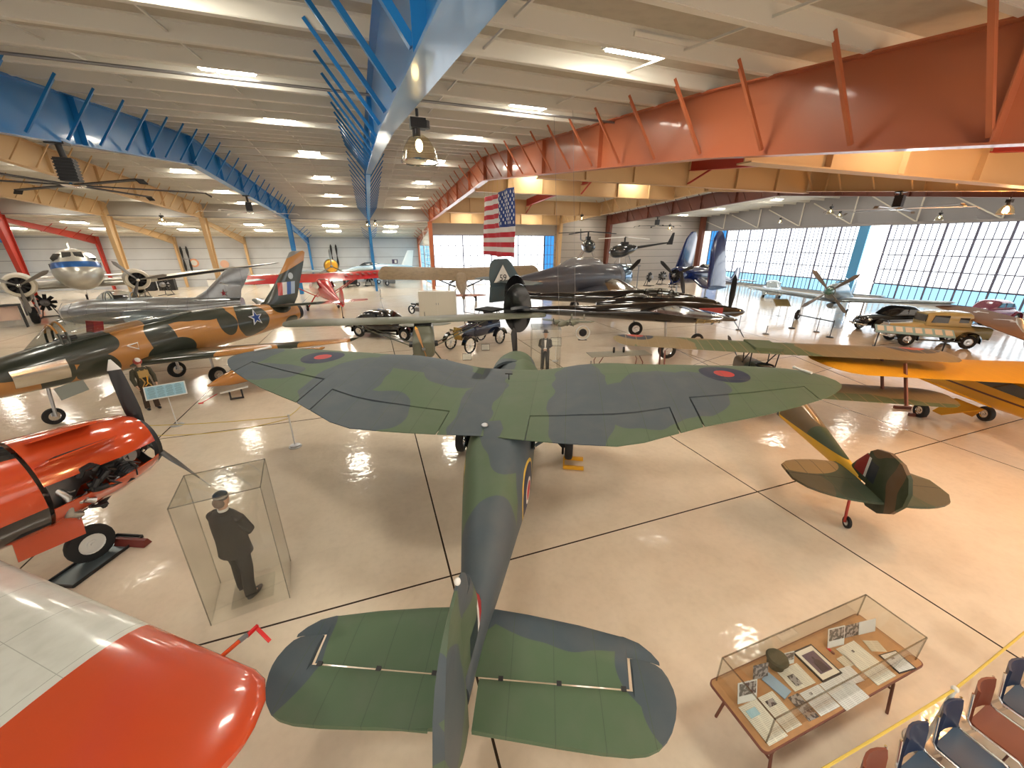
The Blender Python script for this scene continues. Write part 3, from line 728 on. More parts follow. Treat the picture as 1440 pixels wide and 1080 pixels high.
for z, tip, xl, dih, nm, in_ in ((2.2, 4.55, 1.35, .04, 'upper_wing', 0), (1.12, 4.45, .75, .05, 'lower_wing', .3)):
    st = [bst(y, z, dih, .13, xl, 1.42, tip) for y in [-tip, -tip + .06, -tip + .18, -tip + .34, -tip + .55, -3, -2, -1, -.45, 0, .45, 1, 2, 3, tip - .55, tip - .34, tip - .18, tip - .06, tip]]
    MB().wing(st, 9).obj(nm, bw, bp)
MB().box((.65, 0, 2.27), (1.1, .75, .12)).obj('fuel_tank', camo2('tank_paint', BG, BB, []), bp)
for sg in (1, -1):
    for dx in (-.05, -1.0):
        y = sg * 3.05; MB().bar((.85 + dx - .4, y, 2.25), (.3 + dx - .38, y, 1.24), .09, .035, up=(0, 1, 0)).obj('interplane_strut', M['brown_steel'], bp)
    for x0, x1 in ((1.0, .9), (.3, .35), (.35, 1.0)):
        MB().tube([(x0, sg * .38, 2.2), (x1, sg * .36, 1.62)], .018).obj('cabane_strut', M['dark'], bp)
    for a_, b_ in (((.6, sg * .4, 2.2), (.0, sg * 3.0, 1.28)), ((.2, sg * .35, 1.1), (.4, sg * 3.0, 2.28))):
        MB().tube([a_, b_], .006).obj('bracing_wire', M['steel'], bp)
def exbf(m):
    m.paint(m.half((-.05, 0, -1), -1.0), (.75, .42, .03))
    ring_paint(m, (-1.75, 0, 1.18), 'xz', ((.30, (.65, .5, .08)), (.27, (.02, .03, .06)), (.17, (.7, .68, .62)), (.08, (.05, .02, .02))), mask=m.any(m.half((0, 1, 0), .2), m.half((0, -1, 0), .2)))
bf = camo2('biplane_fuselage_camouflage', (.055, .075, .035), (.14, .09, .04), [((-2.6, 0, 1.5), (.8, 1, .8)), ((-.5, 0, 1.5), (.8, 1, .8)), ((1.4, 0, 1.4), (.6, 1, .8))], .38, exbf)
fu = MB().loft([(2.35, 0, 1.35, .1, .12, .2, 2.5), (2.1, 0, 1.32, .25, .25, .35, 2.8), (1.4, 0, 1.32, .33, .34, .42, 2.8), (.6, 0, 1.32, .37, .42, .45, 2.6), (-.3, 0, 1.33, .37, .44, .42, 2.6), (-1.4, 0, 1.28, .34, .42, .36, 2.6), (-2.6, .0, 1.2, .26, .34, .28, 2.4), (-3.8, 0, 1.12, .15, .22, .2, 2.3), (-4.9, 0, 1.05, .05, .1, .12)], 24, 4).obj('fuselage', bf, bp)
for x in (.15, -.75):
    MB().lathe([(.2, .0), (.24, .03), (.27, 0), (.24, -.03), (.2, 0)], 20, (x, 0, 1.77)).obj('cockpit_rim', M['dark'], fu)
    MB().box((x + .3, 0, 1.86), (.02, .34, .18), 0, -.4).obj('windscreen', M['glass'], fu)
MB().loft([(-1.2, 0, 1.5, .19, .23, .1), (-2.4, 0, 1.4, .15, .2, .1), (-3.9, 0, 1.2, .07, .1, .05)], 16, 4).obj('turtle_deck', simple('doped_brown', (.34, .21, .09), .28, coat=.5), fu)
prop(bp, (2.45, 0, 1.35), .95, 2, .14, M['black'], 60, .07)
for sg in (1, -1):
    wheel(bp, (.95, sg * .8, .3), .3, .13); MB().tube([(.95, sg * .8, .3), (.5, sg * .3, 1.0)], .03).tube([(.95, sg * .8, .3), (1.3, sg * .3, 1.0)], .03).tube([(.95, sg * .8, .3), (.95, 0, .65)], .025).obj('landing_gear_leg', M['dark'], bp)
def exs(m):
    m.paint(m.both(m.blob((-4.4, .9, 0), (.55, .75, None), False), m.half((1, 0, 0), -4.98)), (.30, .20, .09)); m.paint(m.box((-5.0, None, None), (-4.98, None, None)), (.03, .03, .02)); m.lines(1, .3, .006, (.09, .08, .04))
sm_ = camo2('stabilizer_camouflage', (.055, .075, .045), (.10, .085, .05), [((-5.2, 1.2, 0), (.6, .5, None)), ((-5, -1.2, 0), (.8, .6, None))], .4, exs)
for sg in (1, -1):
    st = []
    for i in range(9):
        y = .05 + (1.24 - .05) * i / 8; k = sqrt(max(.02, 1 - (max(0, y - .25) / 1.0) ** 2))
        st.append((sg * y, -4.72 + .42 * k, -5.08 - .62 * k, 1.06, .06))
    MB().wing(st, 7, flat=True).obj('stabilizer', sm_, bp)
def exr(m):
    m.paint(m.box((-5.0, None, 1.2), (-4.72, None, 1.62)), (.28, .015, .015)); m.paint(m.box((-5.06, None, 1.2), (-5.0, None, 1.6)), (.7, .68, .64)); m.paint(m.box((-5.3, None, 1.2), (-5.06, None, 1.56)), (.012, .018, .03))
rm = camo2('rudder_camouflage', (.035, .045, .02), (.12, .065, .03), [((-5.75, 0, 1.5), (.16, None, .9)), ((-5.2, 0, 1.9), (.3, None, .2))], .4, exr)
MB().wing([(1.1, -4.55, -5.1, 0, .06), (1.35, -4.7, -5.12, 0, .06), (1.62, -4.9, -5.13, 0, .05)], 6, True, flat=True).obj('fin', rm, bp)
pts = [(-5.13, .82), (-5.3, .74), (-5.6, .8), (-5.85, .98), (-6.02, 1.25), (-6.03, 1.5), (-5.93, 1.72), (-5.72, 1.86), (-5.4, 1.9), (-5.12, 1.82), (-4.98, 1.7), (-4.98, 1.64), (-5.13, 1.62)]
MB().prism(pts, -.03, .03, 'xz').obj('rudder', rm, bp)
wheel(bp, (-5.0, .0, .12), .12, .06, 'tail_wheel', M['white'])
MB().tube([(-5.0, .045, .12), (-4.95, .04, .35), (-4.8, 0, .95)], .025).obj('tail_strut', M['red_steel'], bp)

# ---------------------------------------------------------------- red and white trainer, lower left
tr = thing('trainer_airplane', 'glossy orange-red and white low-wing airplane with opened engine cowl in the lower left', 'airplane', (-6.25, 6.11, 0), R(50.4))
ORG = (.54, .065, .016)
def ext(m):
    m.paint(m.box((None, None, 1.22), (None, None, 1.62)), (.012, .012, .014)); m.paint(m.box((None, -.4, 2.3), (None, .4, None)), (.012, .012, .014))
tm_ = Mat('orange_red_paint', ORG, .16, coat=1); ext(tm_); tm_ = tm_.done()
tm2 = simple('orange_red_gloss', ORG, .14, coat=1)
NZC = 1.78
FT = [(1.35, 0, NZC, .68, .78, .72), (0, 0, 1.8, .66, .9, .72), (-2, 0, 1.8, .6, .8, .7), (-4, 0, 1.8, .4, .5, .5), (-6.5, 0, 1.9, .15, .2, .25)]
MB().loft(FT, 28, 4).obj('fuselage', tm_, tr)
cs = [(2.95, 0, 1.80, .40, .44, .40), (2.90, 0, 1.80, .47, .52, .48), (2.75, 0, 1.8, .55, .60, .55), (2.3, 0, NZC, .64, .70, .64), (1.4, 0, NZC, .68, .78, .72)]
MB().arc_shell(cs[1:], 12, 168, 18).obj('upper_cowling', tm2, tr)
MB().arc_shell(cs[1:], 200, 335, 16).obj('lower_cowling', tm2, tr)
MB().lathe([(.38, 2.96), (.42, 2.99), (.48, 2.9), (.44, 2.85), (.38, 2.96)], 28, (0, 0, 1.8), 'x').obj('cowl_lip', M['dark'], tr)
p_ = MB(); p_.add([(2.35, -.50, 2.18), (1.42, -.56, 2.2), (1.45, -1.02, 2.42), (2.25, -.95, 2.42), (2.35, -.50, 2.2), (1.42, -.56, 2.22), (1.45, -1.02, 2.44), (2.25, -.95, 2.44)], [(0, 1, 2, 3), (7, 6, 5, 4), (0, 4, 5, 1), (1, 5, 6, 2), (2, 6, 7, 3), (3, 7, 4, 0)])
p_.obj('opened_cowl_door', tm2, tr)
MB().box((1.9, -.3, 2.52), (.75, .32, .02), 0, 0, -.35).obj('air_scoop', tm2, tr)
MB().box((1.85, -.75, 2.345), (.62, .34, .015), 0, 0, -.42).obj('black_grille', M['black'], tr)
b = MB().lathe([(.1, 2.8), (.22, 2.75), (.25, 2.3), (.3, 1.9), (.5, 1.7), (.55, 1.45)], 16, (0, 0, NZC), 'x', True)
b.obj('crankcase', M['steel'], tr)
for k in range(9):
    a = 2 * pi * k / 9 + .2; c_ = MB(); d = Vector((0, cos(a), sin(a)))
    for i in range(7):
        p = Vector((2.45, 0, NZC)) + d * (.24 + .045 * i); c_.cyl(p, p + d * .02, .125, n=12)
    c_.cyl(Vector((2.45, 0, NZC)) + d * .2, Vector((2.45, 0, NZC)) + d * .58, .09, n=10)
    c_.obj('cylinder', M['steel'], tr)
random.seed(3)
for k in range(26):
    a = R(-75 + 95 * random.random()); x = 1.42 + .95 * random.random(); r_ = .42 + .2 * random.random()
    p = Vector((x, -r_ * cos(a), NZC + r_ * sin(a))); pts = [p]
    for j in range(4):
        pts.append(pts[-1] + Vector((random.uniform(-.16, .16), random.uniform(-.04, .04), random.uniform(-.16, .12))))
    MB().tube(pts, random.choice((.012, .02, .032, .05)), 8).obj('engine_pipe', random.choice((M['steel'], M['dark'], M['alu'], M['black'], M['dark'])), tr)
MB().tube([(1.5, -.42, 1.85), (1.6, -.56, 1.6), (1.55, -.5, 1.3), (1.7, -.35, 1.15)], .06, 12).obj('exhaust_pipe', M['alu'], tr)
MB().ball((1.65, -.45, 2.02), (.12, .1, .1)).obj('oil_tank', simple('brass', (.5, .35, .1), .3, .8), tr)
prop(tr, (2.98, .0, 1.75), 1.62, 3, .24, M['black'], 82, .12, tips=M['white'])
wheel(tr, (1.8, .12, .33), .33, .17, 'nose_wheel', M['white'])
MB().tube([(1.8, .24, .33), (1.8, .24, .75), (1.75, .12, .85), (1.6, .1, 1.3)], .045).tube([(1.8, .24, .33), (1.8, .02, .33)], .03).obj('nose_gear_leg', M['white'], tr)
MB().box((1.35, -.22, .95), (.75, .02, .38), 0, .1).obj('gear_door', tm2, tr)
# wing with red tip
def wtr(y): 
    a = abs(y); k = sqrt(max(.03, 1 - max(0, (a - 6.0) / .42) ** 2))
    le = .64 - .01 * a; te = -1.75 + .115 * a; m_ = .4 * le + .6 * te
    return (y, m_ + (le - m_) * (.5 + .5 * k), m_ + (te - m_) * (.35 + .65 * k), 1.38 + .105 * a, (.42 - .04 * a) * (.25 + .75 * k))
wm = Mat('trainer_wing_paint', (.60, .62, .57), .25, coat=.7)
wm.grime(5, .15); wm.lines(1, .9, .004, (.35, .36, .33)); wm.lines(0, .8, .003, (.4, .41, .38))
wm.paint(wm.half((.04, -1, 0), 4.6), (.50, .06, .015)); wm.paint(wm.both(wm.half((.04, 1, 0), 4.6), wm.half((0, 1, 0), 0)), (.50, .06, .015)); wm.bump(6, .05, .05)
MB().wing([wtr(y) for y in (-6.42, -6.39, -6.3, -6.15, -6.0, -5, -4, -3, -2, -1, 0, 1, 2, 3, 4, 5, 6.0, 6.15, 6.3, 6.39, 6.42)], 12).obj('wing', wm.done(), tr)
pt = MB().tube([(.5, -5.6, 1.99), (.72, -5.6, 1.97)], .018)
o = pt.obj('pitot_tube', tm2, tr)
MB().tube([(.72, -5.6, 1.97), (.79, -5.6, 1.96)], .022).obj('pitot_cover', M['steel'], o)
MB().box((.84, -5.6, 1.95), (.11, .025, .03)).box((.88, -5.67, 1.88), (.03, .17, .015), 0, 0, .7).obj('streamer', M['red'], o)
for sg in (1, -1):
    wheel(tr, (-.6, sg * 1.9, .36), .36, .2); MB().tube([(-.6, sg * 1.75, .36), (-.5, sg * 1.75, 1.4)], .06).obj('main_gear_leg', M['white'], tr)
MB().wing([(y, -5.6 - abs(y) * .2, -6.9 + abs(y) * .1, 2.0, .12) for y in (-2.4, -1.5, 0, 1.5, 2.4)], 6).obj('tailplane', wm.m, tr)
MB().wing([(2.0, -5.0, -6.8, 0, .15), (2.8, -5.8, -6.9, 0, .12), (3.7, -6.3, -7.0, 0, .08)], 6, True).obj('fin', tm2, tr)
MB().loft([(.9, 0, 2.5, .3, .1, .1), (.3, 0, 2.5, .38, .45, .1), (-1.8, 0, 2.5, .38, .45, .1), (-2.8, 0, 2.4, .2, .1, .1)], 16, 4).obj('canopy', M['dglass'], tr)
t = thing('drip_tray', 'shallow grey metal drip tray under the nose wheel of the red trainer', 'tray', (-5.15, 7.5, 0), R(66))
MB().box((0, 0, .01), (1.15, .5, .02)).obj('tray', simple('tray_blue_grey', (.2, .25, .27), .3, .5), t, smooth=False)
b = MB()
for sx in (-1, 1): b.box((sx * .58, 0, .035), (.02, .52, .05))
for sy in (-1, 1): b.box((0, sy * .26, .035), (1.16, .02, .05))
b.obj('rim', M['black'], t, smooth=False)
t = thing('wheel_chock', 'dark red wooden wheel chocks by the nose wheel of the red trainer', 'chock', (-4.75, 7.75, 0.02), R(66))
MB().prism([(-.08, 0), (.08, 0), (.03, .12), (-.03, .12)], -.3, .3, 'xz').obj('block', simple('chock_red', (.18, .03, .02), .5), t, smooth=False)

# ---------------------------------------------------------------- yellow high-wing airplane, right edge
cu = thing('light_airplane', 'bright yellow high-wing light airplane at the right edge behind the biplane', 'airplane', (16.5, 4.95, 0), R(62))
ym = Mat('cub_yellow', (.66, .32, .015), .7, spec=.25); ym.lines(1, .34, .006, (.75, .34, .01)); ym.grime(3, .12, (.5, .25, .02)); ym = ym.done()
def cst(y):
    a = abs(y); r = max(0, (a - 4.3) / .6); k = sqrt(max(.02, 1 - r * r)); return (y, .95 - .6 * (1 - k), -1.15 + 1.1 * (1 - k), 1.93 + .012 * a, .18 * k + .01)
MB().wing([cst(y) for y in (-4.9, -4.87, -4.78, -4.6, -4.3, -3, -1, 0, 1, 3, 4.3, 4.6, 4.78, 4.87, 4.9)], 9).obj('wing', ym, cu)
def exc(m): m.paint(m.box((-3.2, None, 1.22), (2.4, None, 1.27)), (.1, .03, .02))
fm = Mat('cub_fuselage_yellow', (.66, .34, .015), .35, coat=.3); exc(fm); fm = fm.done()
MB().loft([(2.4, 0, 1.35, .2, .2, .3, 3), (2.2, 0, 1.32, .33, .3, .38, 3), (1.2, 0, 1.35, .38, .42, .5, 3), (.8, 0, 1.4, .38, .5, .55, 3.5), (-.8, 0, 1.4, .36, .5, .5, 3.5), (-2.4, 0, 1.2, .24, .38, .35, 3), (-4.4, 0, .95, .05, .12, .12)], 20, 4).obj('fuselage', fm, cu)
for sg in (1, -1):
    MB().prism([(.7, 1.5), (-1.0, 1.45), (-1.2, 1.7), (.6, 1.83)], sg * .36, sg * .395, 'xz').obj('cabin_window', M['dglass'], cu)
    MB().tube([(.6, sg * .35, .95), (.5, sg * 2.9, 1.93)], .025).obj('wing_strut', ym, cu); MB().tube([(-.3, sg * .35, .95), (-.25, sg * 2.9, 1.93)], .02).obj('wing_strut', ym, cu)
    wheel(cu, (1.0, sg * .9, .24), .24, .16); MB().prism([(.85, .24), (1.15, .24), (1.1, .9), (.2, .9)], -.02, .02, 'xz').obj('landing_gear_leg', ym, cu, loc=(0, sg * .6, 0), rot=(R(-42) * -sg, 0, 0))
prop(cu, (2.5, 0, 1.38), .9, 2, .13, M['brown_steel'], 40, .06)
MB().wing([(y, -3.6 - abs(y) * .15, -4.6 + abs(y) * .2, 1.0, .06) for y in (-1.45, -1, -.4, 0, .4, 1, 1.45)], 6, flat=True).obj('tailplane', ym, cu)
MB().wing([(1.0, -3.7, -4.75, 0, .06), (1.5, -4.1, -4.85, 0, .05), (1.85, -4.4, -4.7, 0, .04)], 6, True, flat=True).obj('fin', ym, cu)
wheel(cu, (-4.3, 0, .1), .1, .06, 'tail_wheel'); MB().tube([(-4.3, .04, .1), (-4.1, 0, .9)], .02).obj('tail_strut', M['dark'], cu)
t = thing('wheel_chock', 'dark wheel chock at the wheel of the yellow light airplane', 'chock', (16.2, 6.3, 0), R(62)); MB().box((0, 0, .05), (.08, .5, .1)).obj('block', M['brown_steel'], t, smooth=False); MB().box((.62, 0, .05), (.08, .5, .1)).obj('block', M['brown_steel'], t, smooth=False)
# ================================================================== MIDDLE AND FAR AIRCRAFT
def star_mesh(r, th, n=5, r2=.4):
    b = MB(); pts = [((r if k % 2 == 0 else r * r2) * cos(pi / 2 + pi * k / n), (r if k % 2 == 0 else r * r2) * sin(pi / 2 + pi * k / n)) for k in range(2 * n)]
    return b.prism(pts, -th / 2, th / 2, 'xz')
# ---- camouflaged jet, left
sj = thing('jet_fighter', 'tan and dark green camouflaged jet fighter with a blue star and striped fin', 'airplane', (-7.5, 17.9, 0), R(-127))
TAN, DG = (.46, .21, .055), (.030, .036, .024)
LG = (.30, .33, .30)
def exj(m):
    pass
m = Mat('jet_camouflage', TAN, .3, coat=.5); m.wob(.9, .22)
for c, r in (((4.25, 0, 2.2), (.75, None, .5)), ((3.5, 0, 1.9), (.5, None, 1.0)), ((2.7, 0, 2.3), (.9, None, .5)), ((2.5, 0, 1.5), (.55, None, .45)), ((.55, 0, 2.1), (.5, None, .75)), ((.3, 0, 1.5), (.85, None, .5)), ((-.9, 0, 2.75), (1.3, None, .35)), ((-1.9, 0, 2.2), (.35, None, .6)), ((-3.1, 0, 2.05), (.85, None, .75)), ((-4.9, 0, 2.4), (.55, None, .35)), ((-5.3, 0, 1.5), (.4, None, .4))):
    m.paint(m.blob(c, r), DG)
m.paint(m.half((0, 0, -1), -1.22), LG); m.grime(3, .12); jm = m.done()
JF = [(5.35, 0, 1.62, .27, .27, .3), (5.2, 0, 1.63, .36, .36, .38), (4.6, 0, 1.7, .52, .48, .5), (3.6, 0, 1.75, .62, .62, .6), (2.2, 0, 1.8, .7, .78, .68), (.5, 0, 1.85, .74, .88, .74), (-1, 0, 1.87, .74, .88, .74), (-3, 0, 1.9, .70, .78, .68), (-4.6, 0, 1.9, .58, .62, .58), (-5.9, 0, 1.92, .42, .46, .42)]
jf = MB().loft(JF, 32, 5).obj('fuselage', jm, sj)
MB().lathe([(.2, 5.3), (.27, 5.37), (.30, 5.3), (.22, 4.9)], 24, (0, 0, 1.62), 'x').obj('intake_ring', M['alu'], jf)
MB().lathe([(.42, -5.9), (.38, -6.15), (.3, -6.15), (.3, -5.5), (.02, -5.4)], 24, (0, 0, 1.92), 'x').obj('exhaust_nozzle', M['dark'], jf)
MB().arc_shell([(4.35, 0, 1.73, .585, .585, .56), (3.6, 0, 1.75, .64, .66, .62), (3.2, 0, 1.76, .665, .69, .65)], -30, 22, 8).obj('bare_metal_panel', simple('bare_metal', (.7, .66, .58), .2, 1), jf)
cg = glass_mat('canopy_glass', (.75, .78, .78), .14, .04)
MB().loft([(3.75, 0, 2.28, .12, .02, .02), (3.2, 0, 2.38, .34, .42, .1), (2.7, 0, 2.42, .4, .68, .1), (1.6, 0, 2.5, .4, .62, .1), (.1, 0, 2.6, .34, .42, .1), (-1.0, 0, 2.68, .14, .1, .05)], 24, 5).obj('canopy', cg, sj)
b = MB()
for x, h, w_ in ((3.02, .86, .375), (2.85, .93, .40)):
    b.tube([(x, w_ * cos(R(a)), 2.38 + (h - .28) * sin(R(a))) for a in range(0, 181, 15)], .03)
b.tube([(2.85, .41, 2.42), (1.8, .42, 2.5), (.1, .36, 2.62), (-.9, .18, 2.72)], .03); b.tube([(2.85, -.41, 2.42), (1.8, -.42, 2.5), (.1, -.36, 2.62), (-.9, -.18, 2.72)], .03)
b.obj('canopy_frame', jm, sj)
MB().box((2.0, 0, 2.6), (.25, .4, .6), 0, -.2).obj('ejection_seat', simple('seat_red', (.35, .02, .02), .5), sj)
MB().box((2.7, 0, 2.5), (.2, .5, .2)).obj('instrument_panel', M['black'], sj)
jwm = Mat('jet_wing_camouflage', DG, .3, coat=.5); jwm.wob(.8, .2)
for c, r in (((0, 3.5, 0), (1.3, 1.0, None)), ((-2, 5.4, 0), (1, .9, None)), ((-.3, -3, 0), (1.3, 1.2, None))): jwm.paint(jwm.blob(c, r), TAN)
jwm = jwm.done()
MB().wing([(y, 2.1 - .74 * abs(y), -.6 - .42 * abs(y), 1.32 + .05 * abs(y), .34 - .035 * abs(y)) for y in (-6.1, -5.9, -4, -2, -.5, 0, .5, 2, 4, 5.9, 6.1)], 9).obj('wing', jwm, sj)
for sg in (1, -1):
    ta = MB().loft([(2.3, 0, .78, .03, .03, .03), (1.4, 0, .78, .26, .26, .26), (0, 0, .78, .34, .34, .34), (-1.6, 0, .78, .3, .3, .3), (-3.0, 0, .78, .04, .04, .04)], 20, 4).obj('drop_tank', simple('tank_ochre', (.42, .17, .03), .25, coat=.7), sj, loc=(-1.0, sg * 3.4, 0))
    MB().box((-.8, sg * 3.4, 1.2), (1.0, .06, .4)).obj('pylon', jwm, sj)
    wheel(sj, (-.6, sg * 1.15, .33), .33, .18); MB().tube([(-.6, sg * 1.02, .33), (-.6, sg * 1.0, 1.3)], .05).obj('main_gear_leg', M['alu'], sj)
    MB().wing([(sg * y, -4.1 - .62 * y, -5.35 - .35 * y, 2.4 + .05 * y, .12) for y in (.1, 1, 1.9, 2.05)], 7).obj('tailplane', jwm, sj)
wheel(sj, (3.7, 0, .26), .26, .14, 'nose_wheel'); MB().tube([(3.7, .12, .26), (3.6, .1, 1.2)], .045).obj('nose_gear_leg', M['alu'], sj)
MB().box((3.2, .3, 1.0), (.7, .02, .4), 0, .15).obj('gear_door', simple('gear_door_grey', LG, .4), sj)
jn = Mat('jet_fin_paint', DG, .3, coat=.5)
jn.paint(jn.half((.35, 0, 1), 3.95 - .35 * 5.8), TAN); jn.paint(jn.half((.35, 0, 1), 4.45 - .35 * 5.8), (.25, .27, .27))
for i, col in enumerate(((.55, .06, .03), (.75, .72, .68), (.02, .09, .35), (.35, .45, .6))):
    x1 = -5.15 - .27 * i
    jn.paint(jn.both(jn.both(jn.half((-1, 0, -.2), -x1 - .2 * 3.2), jn.half((1, 0, .2), x1 - .27 + .2 * 3.2)), jn.box((None, None, 2.85), (None, None, 3.45))), col)
jn.paint(jn.blob((-6.05, 0, 3.72), (.16, None, .16), False), (.5, .56, .6))
MB().wing([(2.3, -3.2, -6.0, 0, .28), (2.65, -4.3, -6.3, 0, .24), (3.3, -5.0, -6.6, 0, .2), (4.2, -5.8, -7.05, 0, .16), (4.82, -6.3, -7.3, 0, .12), (4.9, -6.5, -7.2, 0, .06)], 8, True).obj('fin', jn.done(), sj)
s1 = star_mesh(.36, .04).obj('star_marking', simple('star_white', (.7, .72, .75), .4), sj, smooth=False, loc=(-3.15, .705, 2.15), rot=(R(12), 0, R(4)))
star_mesh(.27, .05).obj('star_centre', simple('star_blue', (.01, .05, .25), .4), s1, smooth=False, loc=(0, .005, 0))
MB().tube([(1.7, .745, 2.05), (1.4, .755, 2.1), (1.42, .76, 1.88), (1.7, .745, 2.05)], .018).obj('warning_triangle', M['white'], sj)
# ---- silver jet behind it
mg = thing('jet_fighter', 'bare metal swept-wing jet fighter with a red star on the fin', 'airplane', (-11.6, 27.2, 0), R(172)); mg.scale = (.86, .9, .95)
sil = Mat('bare_silver', (.36, .38, .40), .3, .9); sil.grime(2.5, .3, (.16, .16, .16)); sil.lines(0, 1.1, .006, (.12, .12, .13)); sil = sil.done()
MB().loft([(4.9, 0, 1.75, .42, .42, .42), (4.5, 0, 1.75, .55, .56, .55), (3.2, 0, 1.78, .70, .74, .70), (.5, 0, 1.8, .74, .78, .74), (-2, 0, 1.85, .66, .66, .62), (-4.4, 0, 2.05, .42, .42, .4), (-5.2, 0, 2.1, .34, .34, .32)], 28, 5).obj('fuselage', sil, mg)
MB().lathe([(.36, 4.85), (.42, 4.95), (.45, 4.9), (.4, 4.4), (.02, 4.3)], 24, (0, 0, 1.75), 'x').obj('intake_ring', M['alu'], mg)
MB().loft([(3.1, 0, 2.42, .1, .05, .05), (2.6, 0, 2.5, .32, .38, .1), (1.8, 0, 2.5, .36, .5, .1), (.8, 0, 2.5, .26, .35, .1), (-.1, 0, 2.5, .08, .08, .05)], 20, 5).obj('canopy', cg, mg)
b = MB()
for x, h, w_ in ((2.45, .44, .33), (2.3, .48, .34), (1.0, .4, .3)): b.tube([(x, w_ * cos(R(a)), 2.48 + h * sin(R(a))) for a in range(0, 181, 20)], .03)
b.obj('canopy_frame', sil, mg); MB().box((1.7, 0, 2.5), (.5, .4, .5)).obj('cockpit_seat', M['black'], mg)
MB().wing([(y, 2.1 - .75 * abs(y), -.9 - .42 * abs(y), 1.75 - .03 * abs(y), .3 - .03 * abs(y)) for y in (-5, -4.8, -2, -.5, 0, .5, 2, 4.8, 5)], 9).obj('wing', sil, mg)
MB().wing([(2.2, -1.9, -5.1, 0, .28), (2.9, -3.2, -5.3, 0, .22), (3.5, -3.95, -5.75, 0, .18), (4.05, -4.6, -6.05, 0, .14), (4.15, -4.9, -6.0, 0, .06)], 8, True).obj('fin', sil, mg)
MB().wing([(y, -4.0 - .75 * abs(y), -5.3 - .45 * abs(y), 3.3, .12) for y in (-1.9, -1.75, -.5, 0, .5, 1.75, 1.9)], 7).obj('tailplane', sil, mg)
s1 = star_mesh(.24, .02).obj('star_marking', M['white'], mg, smooth=False, loc=(-4.25, .125, 2.72), rot=(0, 0, 0))
star_mesh(.2, .03).obj('star_centre', simple('star_red', (.3, .01, .03), .4), s1, smooth=False, loc=(0, .004, 0))
for sg in (1, -1):
    wheel(mg, (-.5, sg * 1.8, .33), .33, .16); MB().tube([(-.5, sg * 1.7, .33), (-.5, sg * 1.6, 1.6)], .05).obj('main_gear_leg', M['alu'], mg)
wheel(mg, (3.6, 0, .24), .24, .14, 'nose_wheel'); MB().tube([(3.6, .1, .24), (3.6, .08, 1.2)], .04).obj('nose_gear_leg', M['alu'], mg)
b = MB()
for x in (4.2, 4.7): b.tube([(x, .6, 1.2), (x, .75, 2.0), (x - .1, .4, 2.4)], .012)
b.tube([(4.2, .75, 2.0), (4.7, .75, 2.0)], .012); b.obj('intake_guard', M['steel'], mg)

# ---- twin-engine airliner
dc = thing('airliner', 'old twin-engine airliner with white top and blue nose stripe facing the camera', 'airplane', (-21.0, 39.9, 0), R(-62))
PITD = R(-8)
ad = Mat('airliner_paint', (.50, .49, .44), .32, .6); ad.grime(1.2, .25, (.3, .27, .22))
ad.paint(ad.half((-.12, 0, 1), 3.15), (.03, .14, .45)); ad.paint(ad.half((-.12, 0, 1), 3.55), (.68, .67, .62)); adm = ad.done()
dfu = MB().loft([(5.45, 0, 3.1, .15, .15, .15), (5.3, 0, 3.12, .5, .45, .5), (4.8, 0, 3.2, .92, .85, .9), (4.1, 0, 3.3, 1.16, 1.25, 1.15), (3.3, 0, 3.35, 1.26, 1.5, 1.2), (2, 0, 3.35, 1.3, 1.55, 1.22), (-3, 0, 3.2, 1.3, 1.5, 1.2), (-7, 0, 2.7, 1.05, 1.25, .9), (-11, 0, 2.1, .55, .8, .4), (-14.2, 0, 1.8, .08, .2, .1)], 32, 5).obj('fuselage', adm, dc)
for sg in (1, -1):
    for k, (yc, xc, an) in enumerate(((.27, 4.02, .1), (.78, 3.8, .55))):
        MB().box((xc, sg * yc, 4.42 - .1 * k), (.5, .44 - .06 * k, .30), sg * an, .62).obj('cockpit_window', M['dglass'], dfu)
for k in range(7):
    for sg in (1, -1): MB().box((1.5 - 1.1 * k, sg * 1.29, 3.7 - .03 * k), (.45, .05, .35)).obj('cabin_window', M['dglass'], dfu)
MB().tube([(3.2, 0, 4.85), (3.1, 0, 5.35)], .02).obj('antenna_mast', M['white'], dfu)
dst = []
for y in (-14.4, -14.2, -13.6, -12, -9, -6, -3.2, -2.6, -1, 0, 1, 2.6, 3.2, 6, 9, 12, 13.6, 14.2, 14.4):
    a = abs(y); k = sqrt(max(.03, 1 - max(0, (a - 13.2) / 1.25) ** 2))
    le = 2.4 - (0 if a < 3 else .26 * (a - 3)); te = -2.0 + (0 if a < 3 else .055 * (a - 3)); dst.append((y, le - .4 * (1 - k), te + .8 * (1 - k), 2.35 + .085 * max(0, a - 2.8), (.62 - .037 * a) * k))
dm = Mat('airliner_wing', (.42, .41, .37), .35, .7); dm.grime(1.5, .3, (.25, .2, .15))
dm.paint(dm.both(dm.half((1, .26, 0), 2.4 - .18 + .78), dm.half((0, 1, 0), 4.2)), (.012, .012, .012)); dm.paint(dm.both(dm.half((1, -.26, 0), 2.4 - .18 + .78), dm.half((0, -1, 0), 4.2)), (.012, .012, .012))
MB().wing(dst, 9).obj('wing', dm.done(), dc)
